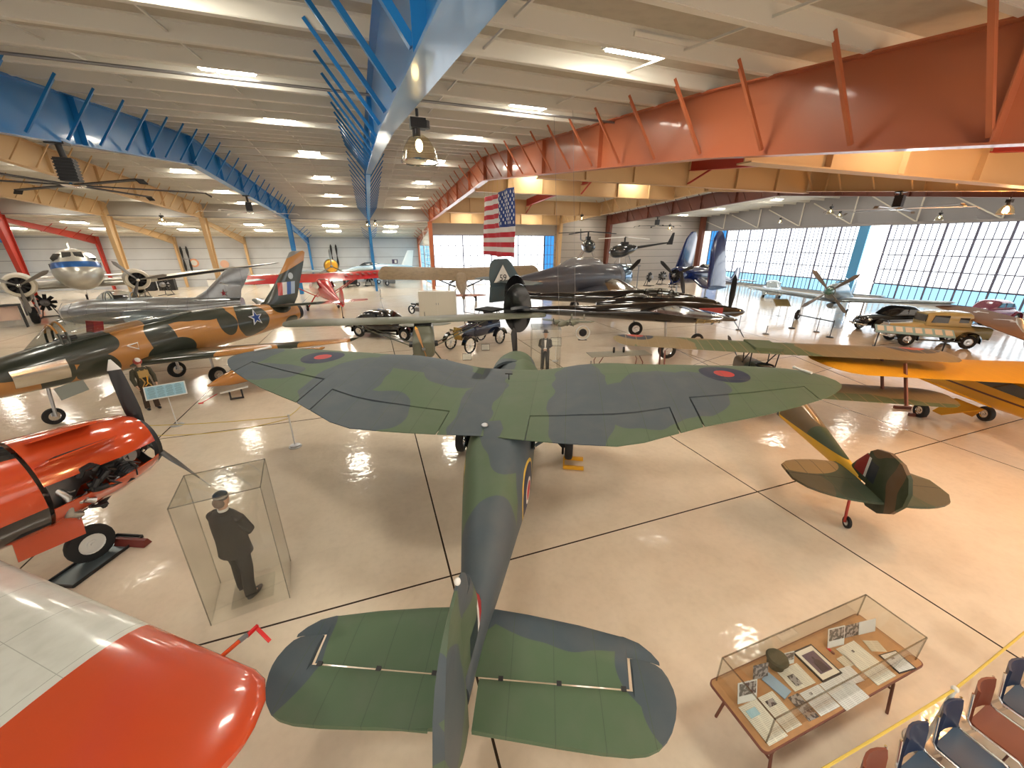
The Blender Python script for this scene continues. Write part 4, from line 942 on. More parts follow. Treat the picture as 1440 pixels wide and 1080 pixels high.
for sg in (1, -1):
    n_ = MB().loft([(3.3, 0, 2.65, .62, .62, .62), (2.2, 0, 2.65, .7, .72, .72), (.5, 0, 2.55, .6, .5, .7), (-1.5, 0, 2.4, .2, .15, .4)], 24, 4).obj('nacelle', dm.m, dc, loc=(0, sg * 2.85, 0))
    radial_cowl(dc, 3.1, 4.35, 2.68, .76, simple('cowl_cream', (.6, .56, .46), .35, .3), sg * 2.85, .66, 'engine_cowl')
    prop(dc, (4.45, sg * 2.85, 2.68), 1.75, 3, .3, M['prop_grey'], 30 if sg < 0 else 0 + 8, .14, cm=M['chrome'])
    MB().lathe([(.2, 3.6), (.27, 3.65), (.3, 3.5), (.28, 2.5), (.05, 2.3)], 16, (0, sg * 2.85, 1.83), 'x').obj('oil_cooler', dm.m, dc)
    wheel(dc, (2.6, sg * 2.85, .58), .58, .4, hub=M['alu'])
    MB().tube([(2.6, sg * 2.85 - .3, .58), (2.2, sg * 2.85 - .3, 2.2)], .06).tube([(2.6, sg * 2.85 + .3, .58), (2.2, sg * 2.85 + .3, 2.2)], .06).obj('main_gear_leg', M['alu'], dc)
MB().wing([(2.4, -9.6, -14.2, 0, .3), (3.3, -11.2, -14.4, 0, .25), (4.3, -12.0, -14.3, 0, .2), (5.1, -12.7, -13.9, 0, .15), (5.25, -13, -13.6, 0, .06)], 8, True).obj('fin', adm, dc)
MB().wing([(y, -11 - .3 * abs(y), -13.6 + .12 * abs(y), 2.2, .2) for y in (-4, -3.8, -2, 0, 2, 3.8, 4)], 7).obj('tailplane', dm.m, dc)
wheel(dc, (-12, 0, .25), .25, .15, 'tail_wheel'); MB().tube([(-12, .1, .25), (-11.8, .05, 1.7)], .04).obj('tail_strut', M['alu'], dc)

# ---- red high-wing monoplane
rp = thing('light_airplane', 'glossy red high-wing light airplane with its tail towards the camera, left of centre', 'airplane', (-3.7, 35.0, 0), R(108))
def rst(y, h, xl, xt, z, t, rr=.7):
    a = abs(y); k = sqrt(max(.03, 1 - max(0, (a - (h - rr)) / rr) ** 2)); m_ = xl * .4 + xt * .6
    return (y, m_ + (xl - m_) * k, m_ + (xt - m_) * k, z, t * (.3 + .7 * k))
def wys(h, rr=.7): return [-h, -h + .05, -h + rr * .3, -h + rr * .65, -h + rr, -h * .6, -h * .3, 0, h * .3, h * .6, h - rr, h - rr * .65, h - rr * .3, h - .05, h]
MB().wing([rst(y, 5.6, 1.3, -.65, 0 + .02 * abs(y), .22) for y in wys(5.6)], 9).obj('wing', M['red'], rp, loc=(0, 0, 2.55), rot=(0, R(-15), 0))
mk = MB()
for k in range(7): mk.box((.1 + .06 * (k % 2), -1.9 - .48 * k, .175 + .02 * (1.9 + .48 * k)), (.5 - .08 * (k % 3), .22, .02))
mk.obj('faded_lettering', simple('registration_dark', (.25, .03, .03), .5), rp, smooth=False, loc=(0, 0, 2.55), rot=(0, R(-15), 0))
MB().loft([(3.2, 0, 1.7, .25, .25, .3, 2.5), (2.8, 0, 1.68, .5, .45, .5, 2.5), (1.6, 0, 1.7, .58, .5, .62, 3), (1.0, 0, 1.75, .58, .85, .68, 3.5), (-.6, 0, 1.75, .55, .85, .62, 3.5), (-1.8, 0, 1.55, .42, .65, .5, 3), (-3.6, 0, 1.3, .22, .38, .3), (-5.2, 0, 1.1, .07, .2, .12)], 22, 4).obj('fuselage', M['red'], rp)
for sg in (1, -1):
    MB().prism([(.9, 1.9), (-.9, 1.9), (-1.5, 2.1), (-.7, 2.45), (.7, 2.5)], sg * .55, sg * .59, 'xz').obj('cabin_window', M['dglass'], rp)
    MB().tube([(.5, sg * .5, 1.2), (.4, sg * 2.9, 2.6)], .035).tube([(-.2, sg * .5, 1.2), (-.2, sg * 2.9, 2.62)], .03).obj('wing_strut', M['red'], rp)
    wheel(rp, (1.1, sg * 1.2, .3), .3, .16); MB().tube([(1.1, sg * 1.1, .3), (1.0, sg * .45, 1.2)], .05).obj('landing_gear_leg', M['red'], rp)
    MB().wing([(sg * y, a, b_, 1.35, .08) for y, a, b_ in ((.05, -4.1, -5.5), (.7, -4.2, -5.55), (1.4, -4.5, -5.45), (1.75, -4.8, -5.3), (1.82, -4.95, -5.2))], 6).obj('tailplane', M['red'], rp)
MB().wing([(1.15, -3.9, -5.7, 0, .08), (1.6, -4.5, -5.85, 0, .08), (2.1, -4.8, -5.8, 0, .07), (2.35, -5.0, -5.6, 0, .05)], 6, True).obj('fin', M['red'], rp)
prop(rp, (3.3, 0, 1.7), .95, 2, .14, M['dark'], 80, .07)
wheel(rp, (-4.9, 0, .12), .12, .08, 'tail_wheel'); MB().tube([(-4.9, .04, .12), (-4.8, 0, 1.0)], .03).obj('tail_strut', M['dark'], rp)

# ---- brown observation airplane
br = Mat('worn_brown_fabric', (.25, .17, .09), .6); br.grime(3, .5, (.12, .08, .04)); br = br.done()
so = thing('observation_airplane', 'long-winged mottled brown airplane standing behind the white cabinet', 'airplane', (7.7, 35.4, 0), R(79))
MB().wing([rst(y, 7.1, 1.1, -1.3, .03 * abs(y), .3, .4) for y in wys(7.1, .4)], 9).obj('wing', br, so, loc=(0, 0, 2.65), rot=(0, R(-22), 0))
MB().loft([(3.0, 0, 2.1, .2, .25, .3), (2.7, 0, 2.05, .42, .4, .45), (1.2, 0, 2.05, .5, .5, .55, 3), (.5, 0, 2.05, .52, .75, .6, 3.5), (-.6, 0, 2.0, .5, .7, .6, 3.5), (-2.4, 0, 1.7, .32, .4, .4, 3), (-5.6, 0, 1.25, .1, .2, .15)], 20, 4).obj('fuselage', br, so)
MB().loft([(1.2, 0, 2.3, .55, .2, .3, 3), (0, 0, 2.35, .6, .3, .35, 3), (-.7, 0, 2.3, .52, .25, .3, 3)], 18, 3).obj('cabin_glazing', M['dglass'], so)
for sg in (1, -1):
    MB().tube([(.3, sg * .5, 1.5), (.2, sg * 3.4, 2.75)], .035).tube([(-.3, sg * .5, 1.5), (-.3, sg * 3.4, 2.75)], .03).obj('wing_strut', M['dark'], so)
    wheel(so, (1.2, sg * 1.35, .34), .34, .16); MB().tube([(1.2, sg * 1.25, .34), (1.1, sg * 1.1, 1.6), (.9, sg * .5, 2.0)], .045).tube([(1.2, sg * 1.25, .34), (.2, sg * .3, 1.5)], .03).obj('landing_gear_leg', M['dark'], so)
MB().wing([rst(y, 1.75, -5.0, -6.3, 1.45, .08, .9) for y in wys(1.75, .9)], 6).obj('tailplane', simple('red_brown_fabric', (.3, .09, .04), .5), so)
MB().wing([(1.3, -5.2, -6.3, 0, .08), (1.9, -5.5, -6.5, 0, .08), (2.4, -5.8, -6.4, 0, .05)], 6, True).obj('fin', br, so)
prop(so, (3.1, 0, 2.1), 1.3, 2, .17, M['dark'], 155, .1)
MB().tube([(-5.5, 0, .1), (-5.3, 0, 1.2)], .04).obj('tail_skid', M['dark'], so)

# ---- liaison airplane facing the camera
lo = thing('liaison_airplane', 'slim olive high-wing airplane facing the camera with a yellow-edged wooden propeller', 'airplane', (1.95, 17.2, 0), R(-98))
ol = simple('olive_drab', (.12, .125, .085), .45, g=.2)
MB().wing([rst(y, 5.6, .8, -.8, 2.12 + .01 * abs(y), .16, .4) for y in wys(5.6, .4)], 8).obj('wing', ol, lo)
MB().loft([(2.1, 0, 1.35, .2, .18, .25, 3), (2.0, 0, 1.35, .42, .28, .42, 4), (1.2, 0, 1.38, .45, .36, .5, 4), (.7, 0, 1.45, .45, .55, .6, 4), (-.8, 0, 1.45, .42, .52, .55, 4), (-2.2, 0, 1.3, .25, .4, .35, 3), (-4.6, 0, 1.0, .06, .12, .12)], 20, 4).obj('fuselage', ol, lo)
MB().loft([(.95, 0, 1.72, .34, .05, .05, 3), (.62, 0, 1.85, .375, .22, .1, 4), (.3, 0, 1.9, .39, .2, .15, 4), (-.8, 0, 1.9, .37, .16, .15, 4)], 16, 3).obj('cabin_glazing', M['dglass'], lo)
for sg in (1, -1):
    MB().box((2.03, sg * .2, 1.4), (.06, .14, .12)).obj('air_intake', M['black'], lo)
    MB().tube([(.4, sg * .36, .95), (.3, sg * 2.9, 2.1)], .025).tube([(-.2, sg * .36, .95), (-.2, sg * 2.9, 2.1)], .02).obj('wing_strut', ol, lo)
    MB().box((1.5, sg * .46, 1.4), (.5, .22, .12)).obj('cylinder_head', M['dark'], lo)
    wheel(lo, (.9, sg * .9, .25), .25, .14); MB().tube([(.9, sg * .85, .25), (.7, sg * .35, .95)], .03).obj('landing_gear_leg', ol, lo)
wp = Mat('propeller_wood', (.45, .22, .06), .3, coat=.8).done()
prop(lo, (2.2, 0, 1.35), .95, 2, .14, wp, 105, .07, tips=M['yellow'])
MB().wing([rst(y, 1.4, -3.6, -4.6, 1.1, .05, .7) for y in wys(1.4, .7)], 6).obj('tailplane', ol, lo)
MB().wing([(1.0, -3.8, -4.8, 0, .05), (1.7, -4.3, -4.75, 0, .04)], 5, True).obj('fin', ol, lo)
wheel(lo, (-4.3, 0, .1), .1, .06, 'tail_wheel'); MB().tube([(-4.3, .03, .1), (-4.1, 0, .95)], .02).obj('tail_strut', M['dark'], lo)

# ---- black twin-boom fighter
pl = thing('twin_boom_fighter', 'gloss black twin-boom fighter airplane with two oval tail fins', 'airplane', (13.5, 16.9, .32), R(-19), ry=R(-1.2))
gb = M['gloss_black']
pst = []
for y in (-7.95, -7.9, -7.7, -7.3, -6.5, -5, -3, -1, 0, 1, 3, 5, 6.5, 7.3, 7.7, 7.9, 7.95):
    a = abs(y); k = sqrt(max(.03, 1 - max(0, (a - 6.9) / 1.06) ** 2)); le = 1.2 - .07 * a; te = -1.6 + .15 * a; m_ = le * .45 + te * .55
    pst.append((y, m_ + (le - m_) * k, m_ + (te - m_) * k, 1.85 + .09 * a, (.45 - .04 * a) * k))
MB().wing(pst, 9).obj('wing', gb, pl)
MB().loft([(4.1, 0, 1.75, .05, .05, .05), (3.7, 0, 1.77, .3, .28, .28), (2.6, 0, 1.85, .45, .42, .45), (1, 0, 1.9, .5, .5, .5), (-1, 0, 1.95, .42, .4, .42), (-2.6, 0, 2.0, .08, .1, .1)], 22, 4).obj('crew_pod', gb, pl)
MB().loft([(1.9, 0, 2.2, .1, .05, .05), (1.4, 0, 2.25, .32, .36, .1), (.6, 0, 2.3, .36, .46, .1), (-.4, 0, 2.3, .3, .38, .1), (-1.3, 0, 2.3, .06, .06, .05)], 18, 4).obj('canopy', cg, pl)
b = MB()
for x, h, w_ in ((1.3, .38, .33), (.7, .46, .37), (0, .44, .35)): b.tube([(x, w_ * cos(R(a)), 2.28 + h * sin(R(a))) for a in range(0, 181, 20)], .03)
b.obj('canopy_frame', gb, pl); MB().box((.3, 0, 2.3), (.4, .3, .4)).obj('cockpit_seat', M['dark'], pl)
for sg in (1, -1):
    y = sg * 2.45
    bo = MB().loft([(3.0, y, 1.85, .3, .3, .32), (2.2, y, 1.85, .42, .42, .48), (.8, y, 1.9, .45, .5, .5), (-1.2, y, 1.98, .4, .42, .42), (-3.2, y, 2.05, .42, .26, .3), (-4.6, y, 2.1, .24, .24, .24), (-6.9, y, 2.2, .1, .1, .1)], 20, 4).obj('boom', gb, pl)
    pts = [(-6.75 + .62 * cos(R(a)) * (1 if cos(R(a)) > 0 else 1.1), 2.25 + 1.12 * sin(R(a))) for a in range(0, 360, 12)]
    fi = MB().prism(pts, y - .05, y + .05, 'xz').obj('tail_fin', gb, pl)
    prop(pl, (3.1, y, 1.85), 1.7, 3, .24, M['black'], 90 if sg < 0 else 60, .26, cone=.75, cm=gb)
    wheel(pl, (.4, y, .1), .42, .25); MB().tube([(.4, y + .2, .1), (.2, y + .1, 1.6)], .06).obj('main_gear_leg', M['alu'], pl)
MB().wing([(y, -6.2, -7.1, 2.25, .1) for y in (-2.9, -2.45, 0, 2.45, 2.9)], 6).obj('tailplane', gb, pl)
# opened engine side of the near boom
MB().box((2.0, -2.88, 1.98), (1.1, .03, .34)).obj('opened_panel', simple('primer_red', (.30, .03, .025), .5), pl, smooth=False)
b = MB()
for k in range(5): b.box((2.0, -2.9, 1.50 + .07 * k), (1.2, .05, .03))
for k in range(4): b.tube([(1.4 + .35 * k, -2.9, 1.45), (1.5 + .35 * k, -2.95, 1.8)], .03)
b.obj('engine_frame', simple('zinc_brass', (.36, .27, .12), .4, .5), pl)
wheel(pl, (3.0, 0, -.04), .34, .18, 'nose_wheel'); MB().tube([(3.0, .14, -.04), (2.8, .1, 1.5)], .05).obj('nose_gear_leg', M['alu'], pl)

# ---- dark grey naval torpedo bomber
tb = thing('naval_bomber', 'big dark grey naval airplane with teal fin marked 59 in a white triangle', 'airplane', (14.9, 26.0, 0), R(17))
ng = Mat('naval_grey', (.06, .063, .08), .34, .1, coat=.25); ng.grime(2, .3, (.1, .07, .06)); ng = ng.done()
MB().loft([(3.6, 0, 2.75, .85, .85, .85), (2.6, 0, 2.75, .92, .95, .95), (1, 0, 2.75, .9, 1.15, 1.0), (-1, 0, 2.75, .85, 1.2, 1.05), (-3, 0, 2.7, .75, 1.0, 1.0), (-4.6, 0, 2.75, .5, .7, .7), (-7.2, 0, 2.8, .15, .3, .3)], 28, 4).obj('fuselage', ng, tb)
MB().loft([(2.0, 0, 3.6, .2, .05, .1), (1.2, 0, 3.7, .42, .5, .1), (-1.2, 0, 3.7, .42, .6, .1), (-2.6, 0, 3.5, .3, .3, .1)], 20, 4).obj('canopy', simple('canopy_frosted', (.25, .26, .28), .15, .2, coat=.5), tb)
MB().lathe([(.78, 4.55), (.85, 4.62), (.95, 4.5), (1.02, 4.1), (1.0, 3.6), (.9, 3.6)], 32, (0, 0, 2.75), 'x').obj('engine_cowl', simple('cowl_blue_grey', (.16, .26, .38), .12, .7, coat=.8), tb)
MB().lathe([(.95, 3.62), (.96, 3.3), (.9, 3.2)], 28, (0, 0, 2.75), 'x').obj('cowl_flaps', simple('cowl_flap_grey', (.2, .22, .26), .3, .5), tb)
MB().lathe([(.3, 4.6), (.8, 4.3), (.3, 3.9)], 18, (0, 0, 2.75), 'x', True).obj('engine', M['dark'], tb)
prop(tb, (4.75, 0, 2.75), 1.9, 3, .3, M['black'], 15, .15)
tf = Mat('teal_fin', (.05, .085, .10), .5); tf.grime(3, .25); tf = tf.done()
MB().wing([(2.6, -5.4, -8.3, 0, .14), (3.4, -6.2, -8.4, 0, .13), (4.1, -6.7, -8.3, 0, .11), (4.35, -7.0, -8.0, 0, .06)], 7, True).obj('fin', tf, tb)
MB().prism([(-7.1, 1.75), (-8.4, 1.75), (-8.3, 2.7), (-5.5, 2.7)], -.06, .06, 'xz').obj('rudder', tf, tb)
o = MB().prism([(-6.75, 2.95), (-8.1, 2.95), (-7.42, 4.0)], -.10, -.085, 'xz').obj('white_triangle', M['white'], tb, smooth=False)
text_mesh('59', .56, M['black'], tb, (-7.42, -.115, 3.2), (R(90), 0, 0), 'number_marking')
MB().wing([rst(y, 3.0, -6.2, -7.9, 3.0, .14, .6) for y in wys(3.0, .6)], 6).obj('tailplane', tf, tb)
for sg in (1, -1):
    MB().wing([(sg * y, 1.6, -1.3, 2.05, .4) for y in (.5, 1.5, 2.2)], 7).obj('wing_stub', ng, tb)
    MB().loft([(.5, 0, 0, .1, .3, .3), (-1, 0, 0, .16, .8, .8), (-4, 0, 0, .14, .7, .7), (-5.6, 0, 0, .04, .3, .3)], 16, 3).obj('folded_wing', ng, tb, loc=(0, sg * 1.75, 2.35)) if sg > 0 else None
    wheel(tb, (1.2, sg * 2.0, .45), .45, .25); MB().tube([(1.2, sg * 1.85, .45), (1.1, sg * 1.8, 2.0)], .07).obj('main_gear_leg', M['alu'], tb)
wheel(tb, (-6.5, 0, .2), .2, .12, 'tail_wheel'); MB().tube([(-6.5, .08, .2), (-6.3, 0, 2.2)], .04).obj('tail_strut', M['dark'], tb)

# ---- navy blue fighter with folded wings
cs_ = thing('folding_wing_fighter', 'navy blue fighter airplane with both wings folded upright near the corner column', 'airplane', (28.3, 28.6, 0), R(190))
nb = Mat('navy_blue', (.008, .02, .11), .18, coat=1).done()
MB().loft([(2.6, 0, 2.6, .68, .68, .68), (1.5, 0, 2.55, .72, .75, .72), (-.5, 0, 2.4, .66, .8, .7), (-3, 0, 2.0, .45, .55, .5), (-6.2, 0, 1.5, .1, .15, .15)], 24, 4).obj('fuselage', nb, cs_)
radial_cowl(cs_, 2.4, 3.3, 2.6, .72, nb, 0, .7)
MB().loft([(.2, 0, 3.0, .2, .05, .05), (-.4, 0, 3.0, .35, .48, .1), (-1.4, 0, 2.9, .32, .45, .1), (-2.6, 0, 2.7, .1, .1, .1)], 18, 4).obj('canopy', M['dglass'], cs_)
for sg in (1, -1):
    MB().wing([(sg * .5, 1.5, -1.3, 2.2, .4), (sg * 1.3, 1.45, -1.3, 1.65, .4), (sg * 2.1, 1.4, -1.25, 1.55, .38)], 7).obj('inner_wing', nb, cs_)
    MB().wing([(1.6, 1.4, -1.25, 0, .36), (3.0, 1.25, -1.2, 0, .3), (4.6, 1.0, -1.0, 0, .24), (5.7, .7, -.8, 0, .16), (6.2, .3, -.5, 0, .08), (6.3, .1, -.3, 0, .03)], 8, True).obj('folded_outer_wing', nb, cs_, loc=(0, sg * 2.15, 0), rot=(R(sg * 8), 0, 0))
    wheel(cs_, (.9, sg * 1.6, .4), .4, .2); MB().tube([(.9, sg * 1.5, .4), (.9, sg * 1.5, 1.6)], .06).obj('main_gear_leg', M['alu'], cs_)
MB().wing([(1.7, -4.6, -6.3, 0, .1), (2.4, -5.2, -6.4, 0, .1), (3.0, -5.6, -6.2, 0, .06)], 6, True).obj('fin', nb, cs_)
MB().wing([rst(y, 2.4, -4.6, -5.8, 1.9, .1, .8) for y in wys(2.4, .8)], 6).obj('tailplane', nb, cs_)
prop(cs_, (3.4, 0, 2.6), 2.0, 3, .3, M['dark'], 25, .16)
wheel(cs_, (-5.5, 0, .2), .2, .12, 'tail_wheel'); MB().tube([(-5.5, .08, .2), (-5.3, 0, 1.5)], .04).obj('tail_strut', M['dark'], cs_)

# ---- silver fighter with four-blade propeller
pf = thing('propeller_fighter', 'silver fighter with a four-blade propeller facing the camera before the glazed door', 'airplane', (30.6, 18.2, 0), R(-158.7))
bs = simple('silver_blue', (.24, .30, .34), .3, .5, g=.2)
MB().loft([(2.6, 0, 2.3, .32, .33, .35), (1.8, 0, 2.25, .45, .48, .55), (.5, 0, 2.15, .5, .55, .62), (-1, 0, 2.0, .48, .6, .7), (-3, 0, 1.6, .3, .4, .45), (-6, 0, 1.15, .08, .15, .12)], 22, 4).obj('fuselage', bs, pf)
MB().loft([(.5, 0, 2.6, .2, .05, .05), (-.1, 0, 2.6, .33, .45, .1), (-1.2, 0, 2.5, .3, .4, .1), (-2.2, 0, 2.2, .1, .1, .1)], 18, 4).obj('canopy', cg, pf)
MB().box((-.6, 0, 2.5), (.4, .35, .4)).obj('cockpit_seat', M['dark'], pf)
MB().wing([rst(y, 5.6, 1.35 - .08 * abs(y), -1.2 + .09 * abs(y), 1.55 + .07 * abs(y), .34 - .035 * abs(y), .4) for y in wys(5.6, .4)], 9).obj('wing', bs, pf)
prop(pf, (2.7, 0, 2.3), 1.72, 4, .28, M['prop_grey'], 42, .27, cone=.6, cm=simple('spinner_green', (.06, .16, .13), .25, coat=.6))
MB().loft([(1.4, 0, 1.3, .2, .12, .2), (0, 0, 1.2, .3, .2, .3), (-1.6, 0, 1.3, .2, .1, .2)], 14, 3).obj('radiator_scoop', bs, pf)
for sg in (1, -1):
    wheel(pf, (1.0, sg * 1.75, .36), .36, .2); MB().tube([(1.0, sg * 1.65, .36), (.95, sg * 1.65, 1.6)], .05).obj('main_gear_leg', M['alu'], pf)
MB().wing([(1.3, -4.4, -6.1, 0, .1), (2.0, -5.1, -6.2, 0, .09), (2.6, -5.5, -6.1, 0, .05)], 6, True).obj('fin', bs, pf)
MB().wing([rst(y, 2.0, -4.8, -5.8, 1.5, .1, .4) for y in wys(2.0, .4)], 6).obj('tailplane', bs, pf)
wheel(pf, (-5.4, 0, .16), .16, .1, 'tail_wheel'); MB().tube([(-5.4, .06, .16), (-5.2, 0, 1.1)], .03).obj('tail_strut', M['dark'], pf)

# ---- brown airplane whose starred wing reaches in from the right
sw = thing('military_trainer', 'tan-brown radial engine airplane at the right edge with a white star on its wing', 'airplane', (26.0, 5.0, 0), R(140))
tw = Mat('trainer_tan', (.25, .14, .08), .7, spec=.15); tw.grime(2, .25); tw = tw.done()
MB().wing([rst(y, 10.5, 1.6 - .05 * abs(y), -1.7 + .07 * abs(y), 1.15 + .055 * abs(y), .4 - .03 * abs(y), .6) for y in wys(10.5, .6)], 9).obj('wing', tw, sw)
MB().prism([((.55 if k % 2 == 0 else .22) * cos(pi * k / 5) + .1, -8.6 + (.55 if k % 2 == 0 else .22) * sin(pi * k / 5)) for k in range(10)], 1.6, 1.70, 'xy').obj('wing_star', M['white'], sw, smooth=False)
mk = MB()
for k in range(3): mk.box((.15, -6.4 + .5 * k, 1.62 - .027 * k), (.75 - .1 * k, .12, .02)).box((-.1 + .35 * (k % 2), -6.25 + .5 * k, 1.61 - .027 * k), (.13, .3, .02))
mk.obj('worn_number', M['white'], sw, smooth=False)
MB().loft([(2.2, 0, 1.8, .55, .55, .55), (0, 0, 1.8, .55, .7, .6), (-3, 0, 1.5, .35, .45, .4), (-6, 0, 1.2, .08, .15, .12)], 20, 4).obj('fuselage', tw, sw)
radial_cowl(sw, 2.1, 2.9, 1.8, .6, M['steel'], 0, .75)
prop(sw, (3.0, 0, 1.8), 1.3, 2, .2, M['alu'], 150, .1)
for sg in (1, -1):
    wheel(sw, (.8, sg * 1.3, .35), .35, .18); MB().tube([(.8, sg * 1.2, .35), (.8, sg * 1.2, 1.8)], .05).obj('main_gear_leg', M['alu'], sw)
MB().wing([(1.4, -4.6, -6.2, 0, .1), (2.8, -5.5, -6.2, 0, .06)], 6, True).obj('fin', tw, sw)

# ---- gold-nosed radial fighter far back
gn = thing('radial_fighter', 'distant silver airplane with a yellow nose cowl in front of the rear wall', 'airplane', (-4.5, 54.0, 0), R(-83))
MB().loft([(1.8, 0, 2.7, .7, .7, .7), (0, 0, 2.6, .7, .8, .7), (-5.2, 0, 1.6, .1, .2, .15)], 20, 3).obj('fuselage', simple('pale_green_silver', (.34, .42, .36), .3, .3), gn)
MB().lathe([(.3, 3.15), (.6, 3.0), (.74, 2.6), (.78, 2.2), (.76, 1.7)], 26, (0, 0, 2.7), 'x', True).obj('engine_cowl', M['yellow'], gn)
MB().lathe([(.76, 2.7), (.8, 2.5), (.8, 2.3), (.76, 2.3)], 26, (0, 0, 2.7), 'x').obj('cowl_ring', M['black'], gn)
prop(gn, (3.15, 0, 2.7), 1.9, 3, .26, M['prop_grey'], 90, .16)
MB().wing([rst(y, 5.2, 1.3, -1.0, 1.9 + .06 * abs(y), .3, .5) for y in wys(5.2, .5)], 8).obj('wing', simple('wing_pale', (.34, .4, .42), .35, .4), gn)
for sg in (1, -1):
    wheel(gn, (1, sg * 1.6, .4), .4, .2); MB().tube([(1, sg * 1.5, .4), (1, sg * 1.5, 1.9)], .06).obj('main_gear_leg', M['alu'], gn)
sv = thing('jet_trainer', 'distant pale blue jet with an upright white fin behind the red airplane', 'airplane', (1.0, 55.5, 0), R(200))
pb = simple('pale_blue_silver', (.42, .55, .66), .25, .4)
MB().loft([(4.5, 0, 1.8, .2, .2, .2), (2.5, 0, 1.9, .55, .6, .5), (0, 0, 2.0, .65, .7, .6), (-3.5, 0, 2.0, .4, .45, .4), (-5, 0, 2.0, .2, .2, .2)], 20, 3).obj('fuselage', pb, sv)
MB().loft([(2.6, 0, 2.3, .1, .05, .05), (1.6, 0, 2.4, .35, .5, .1), (0, 0, 2.45, .3, .35, .1), (-1, 0, 2.4, .1, .1, .1)], 16, 3).obj('canopy', M['dglass'], sv)
MB().wing([(2.2, -3.2, -4.9, 0, .12), (4.3, -4.4, -5.3, 0, .06)], 6, True).obj('fin', M['white'], sv)
MB().wing([rst(y, 5, 1.2, -1, 1.6, .2, .4) for y in wys(5, .4)], 7).obj('wing', pb, sv)
for p in ((2.8, 0), (-.5, 1.4), (-.5, -1.4)):
    wheel(sv, (p[0], p[1], .28), .28, .15); MB().tube([(p[0], p[1] + .1, .28), (p[0], p[1] + .08, 1.7)], .04).obj('gear_leg', M['alu'], sv)

# ---- helicopters on stands
def heli(loc, rz, label, s, rot_mat, stand, tail_up=False, body=None, hh=3.7):
    t = thing('helicopter', label, 'helicopter', loc, rz, None)
    bm_ = body or M['dark']
    MB().loft([(1.5 * s, 0, 1.2 * s, .1 * s, .1 * s, .1 * s), (1.2 * s, 0, 1.2 * s, .5 * s, .5 * s, .5 * s), (.3 * s, 0, 1.25 * s, .68 * s, .7 * s, .6 * s), (-.8 * s, 0, 1.4 * s, .4 * s, .5 * s, .35 * s), (-1.3 * s, 0, 1.6 * s, .12 * s, .15 * s, .12 * s)], 20, 3).obj('cabin', M['dglass'], t)
    MB().cyl((-1.1 * s, 0, 1.6 * s), (-4.6 * s, 0, (2.1 if tail_up else 1.9) * s), .14 * s, .06 * s).obj('tail_boom', bm_, t)
    MB().prism([(-4.3 * s, 1.9 * s), (-4.9 * s, 1.9 * s), (-5.0 * s, 3.0 * s), (-4.8 * s, 3.0 * s)], -.02, .02, 'xz').obj('tail_fin', bm_, t)
    MB().cyl((0, 0, 1.9 * s), (0, 0, 2.6 * s), .08 * s).box((0, 0, 2.0 * s), (.7 * s, .4 * s, .3 * s)).lathe([(.02, 2.55 * s), (.22 * s, 2.58 * s), (.02, 2.64 * s)], 12).obj('rotor_mast', M['dark'], t)
    for k in range(4 if not tail_up else 2):
        a = R(25 + (90 if not tail_up else 180) * k); MB().bar((cos(a) * .2, sin(a) * .2, 2.6 * s), (cos(a) * 3.3 * s, sin(a) * 3.3 * s, 2.42 * s), .3 * s, .07).obj('rotor_blade', rot_mat, t, smooth=False)
    for sg in (1, -1):
        MB().tube([(1.3 * s, sg * .85 * s, .12), (1.1 * s, sg * .85 * s, .03), (-1.2 * s, sg * .85 * s, .03)], .035).tube([(.6 * s, sg * .85 * s, .03), (.5 * s, sg * .4 * s, .8 * s)], .03).tube([(-.6 * s, sg * .85 * s, .03), (-.4 * s, sg * .4 * s, .9 * s)], .03).obj('skid', M['chrome'], t)
    st = thing('display_platform', stand, 'platform', (loc[0], loc[1], 0), rz)
    MB().box((0, 0, hh - .06), (2.9 * s, 2.2 * s, .12)).obj('deck', M['steel'], st, smooth=False)
    for x in (-1.3, 1.3):
        for y in (-1, 1): MB().cyl((x * s, y * s, 0), (x * s, y * s, hh - .12), .06).obj('leg', M['steel'], st)
    return t
heli((20.6, 35.6, 3.7), R(-110), 'small chrome-skid helicopter facing the camera, high above the grey naval airplane', 1.0, M['dark'], 'steel platform under the small helicopter facing the camera')
heli((25.3, 36.2, 3.1), R(165), 'dark helicopter with white rotor blades seen from its side', 1.05, M['white'], 'steel platform under the helicopter with white rotor blades', True, hh=3.1)

# ---- hanging model
hm = thing('model_airplane', 'small olive twin-engine model airplane hanging on wires in front of the twin-boom fighter', 'model airplane', (4.9, 9.3, 3.25), R(-150), rx=.08)
MB().loft([(.42, 0, 0, .02, .02, .02), (.3, 0, 0, .07, .07, .07), (-.2, 0, 0, .06, .07, .06), (-.62, 0, .02, .01, .02, .01)], 14, 3).obj('fuselage', ol, hm)
MB().wing([rst(y, .82, .12, -.12, .03 + .04 * abs(y), .04, .15) for y in wys(.82, .15)], 6).obj('wing', ol, hm)
for sg in (1, -1):
    MB().lathe([(.05, .24), (.07, .15), (.05, -.1), (.01, -.25)], 12, (0, sg * .26, .02), 'x', True).obj('engine_nacelle', ol, hm)
    prop(hm, (.26, sg * .26, .02), .13, 3, .025, M['dark'], 90, .015)
    MB().wing([(.02, -.48, -.6, sg * .2, .01), (.16, -.52, -.6, sg * .2, .008)], 4, True).obj('tail_fin', ol, hm)
MB().wing([(y, -.45, -.58, .02, .012) for y in (-.22, 0, .22)], 4).obj('tailplane', ol, hm)
MB().tube([(0, .26, .05), (0, .26, 4.9)], .003).tube([(0, -.26, .05), (0, -.26, 4.9)], .003).obj('wire', M['steel'], hm)
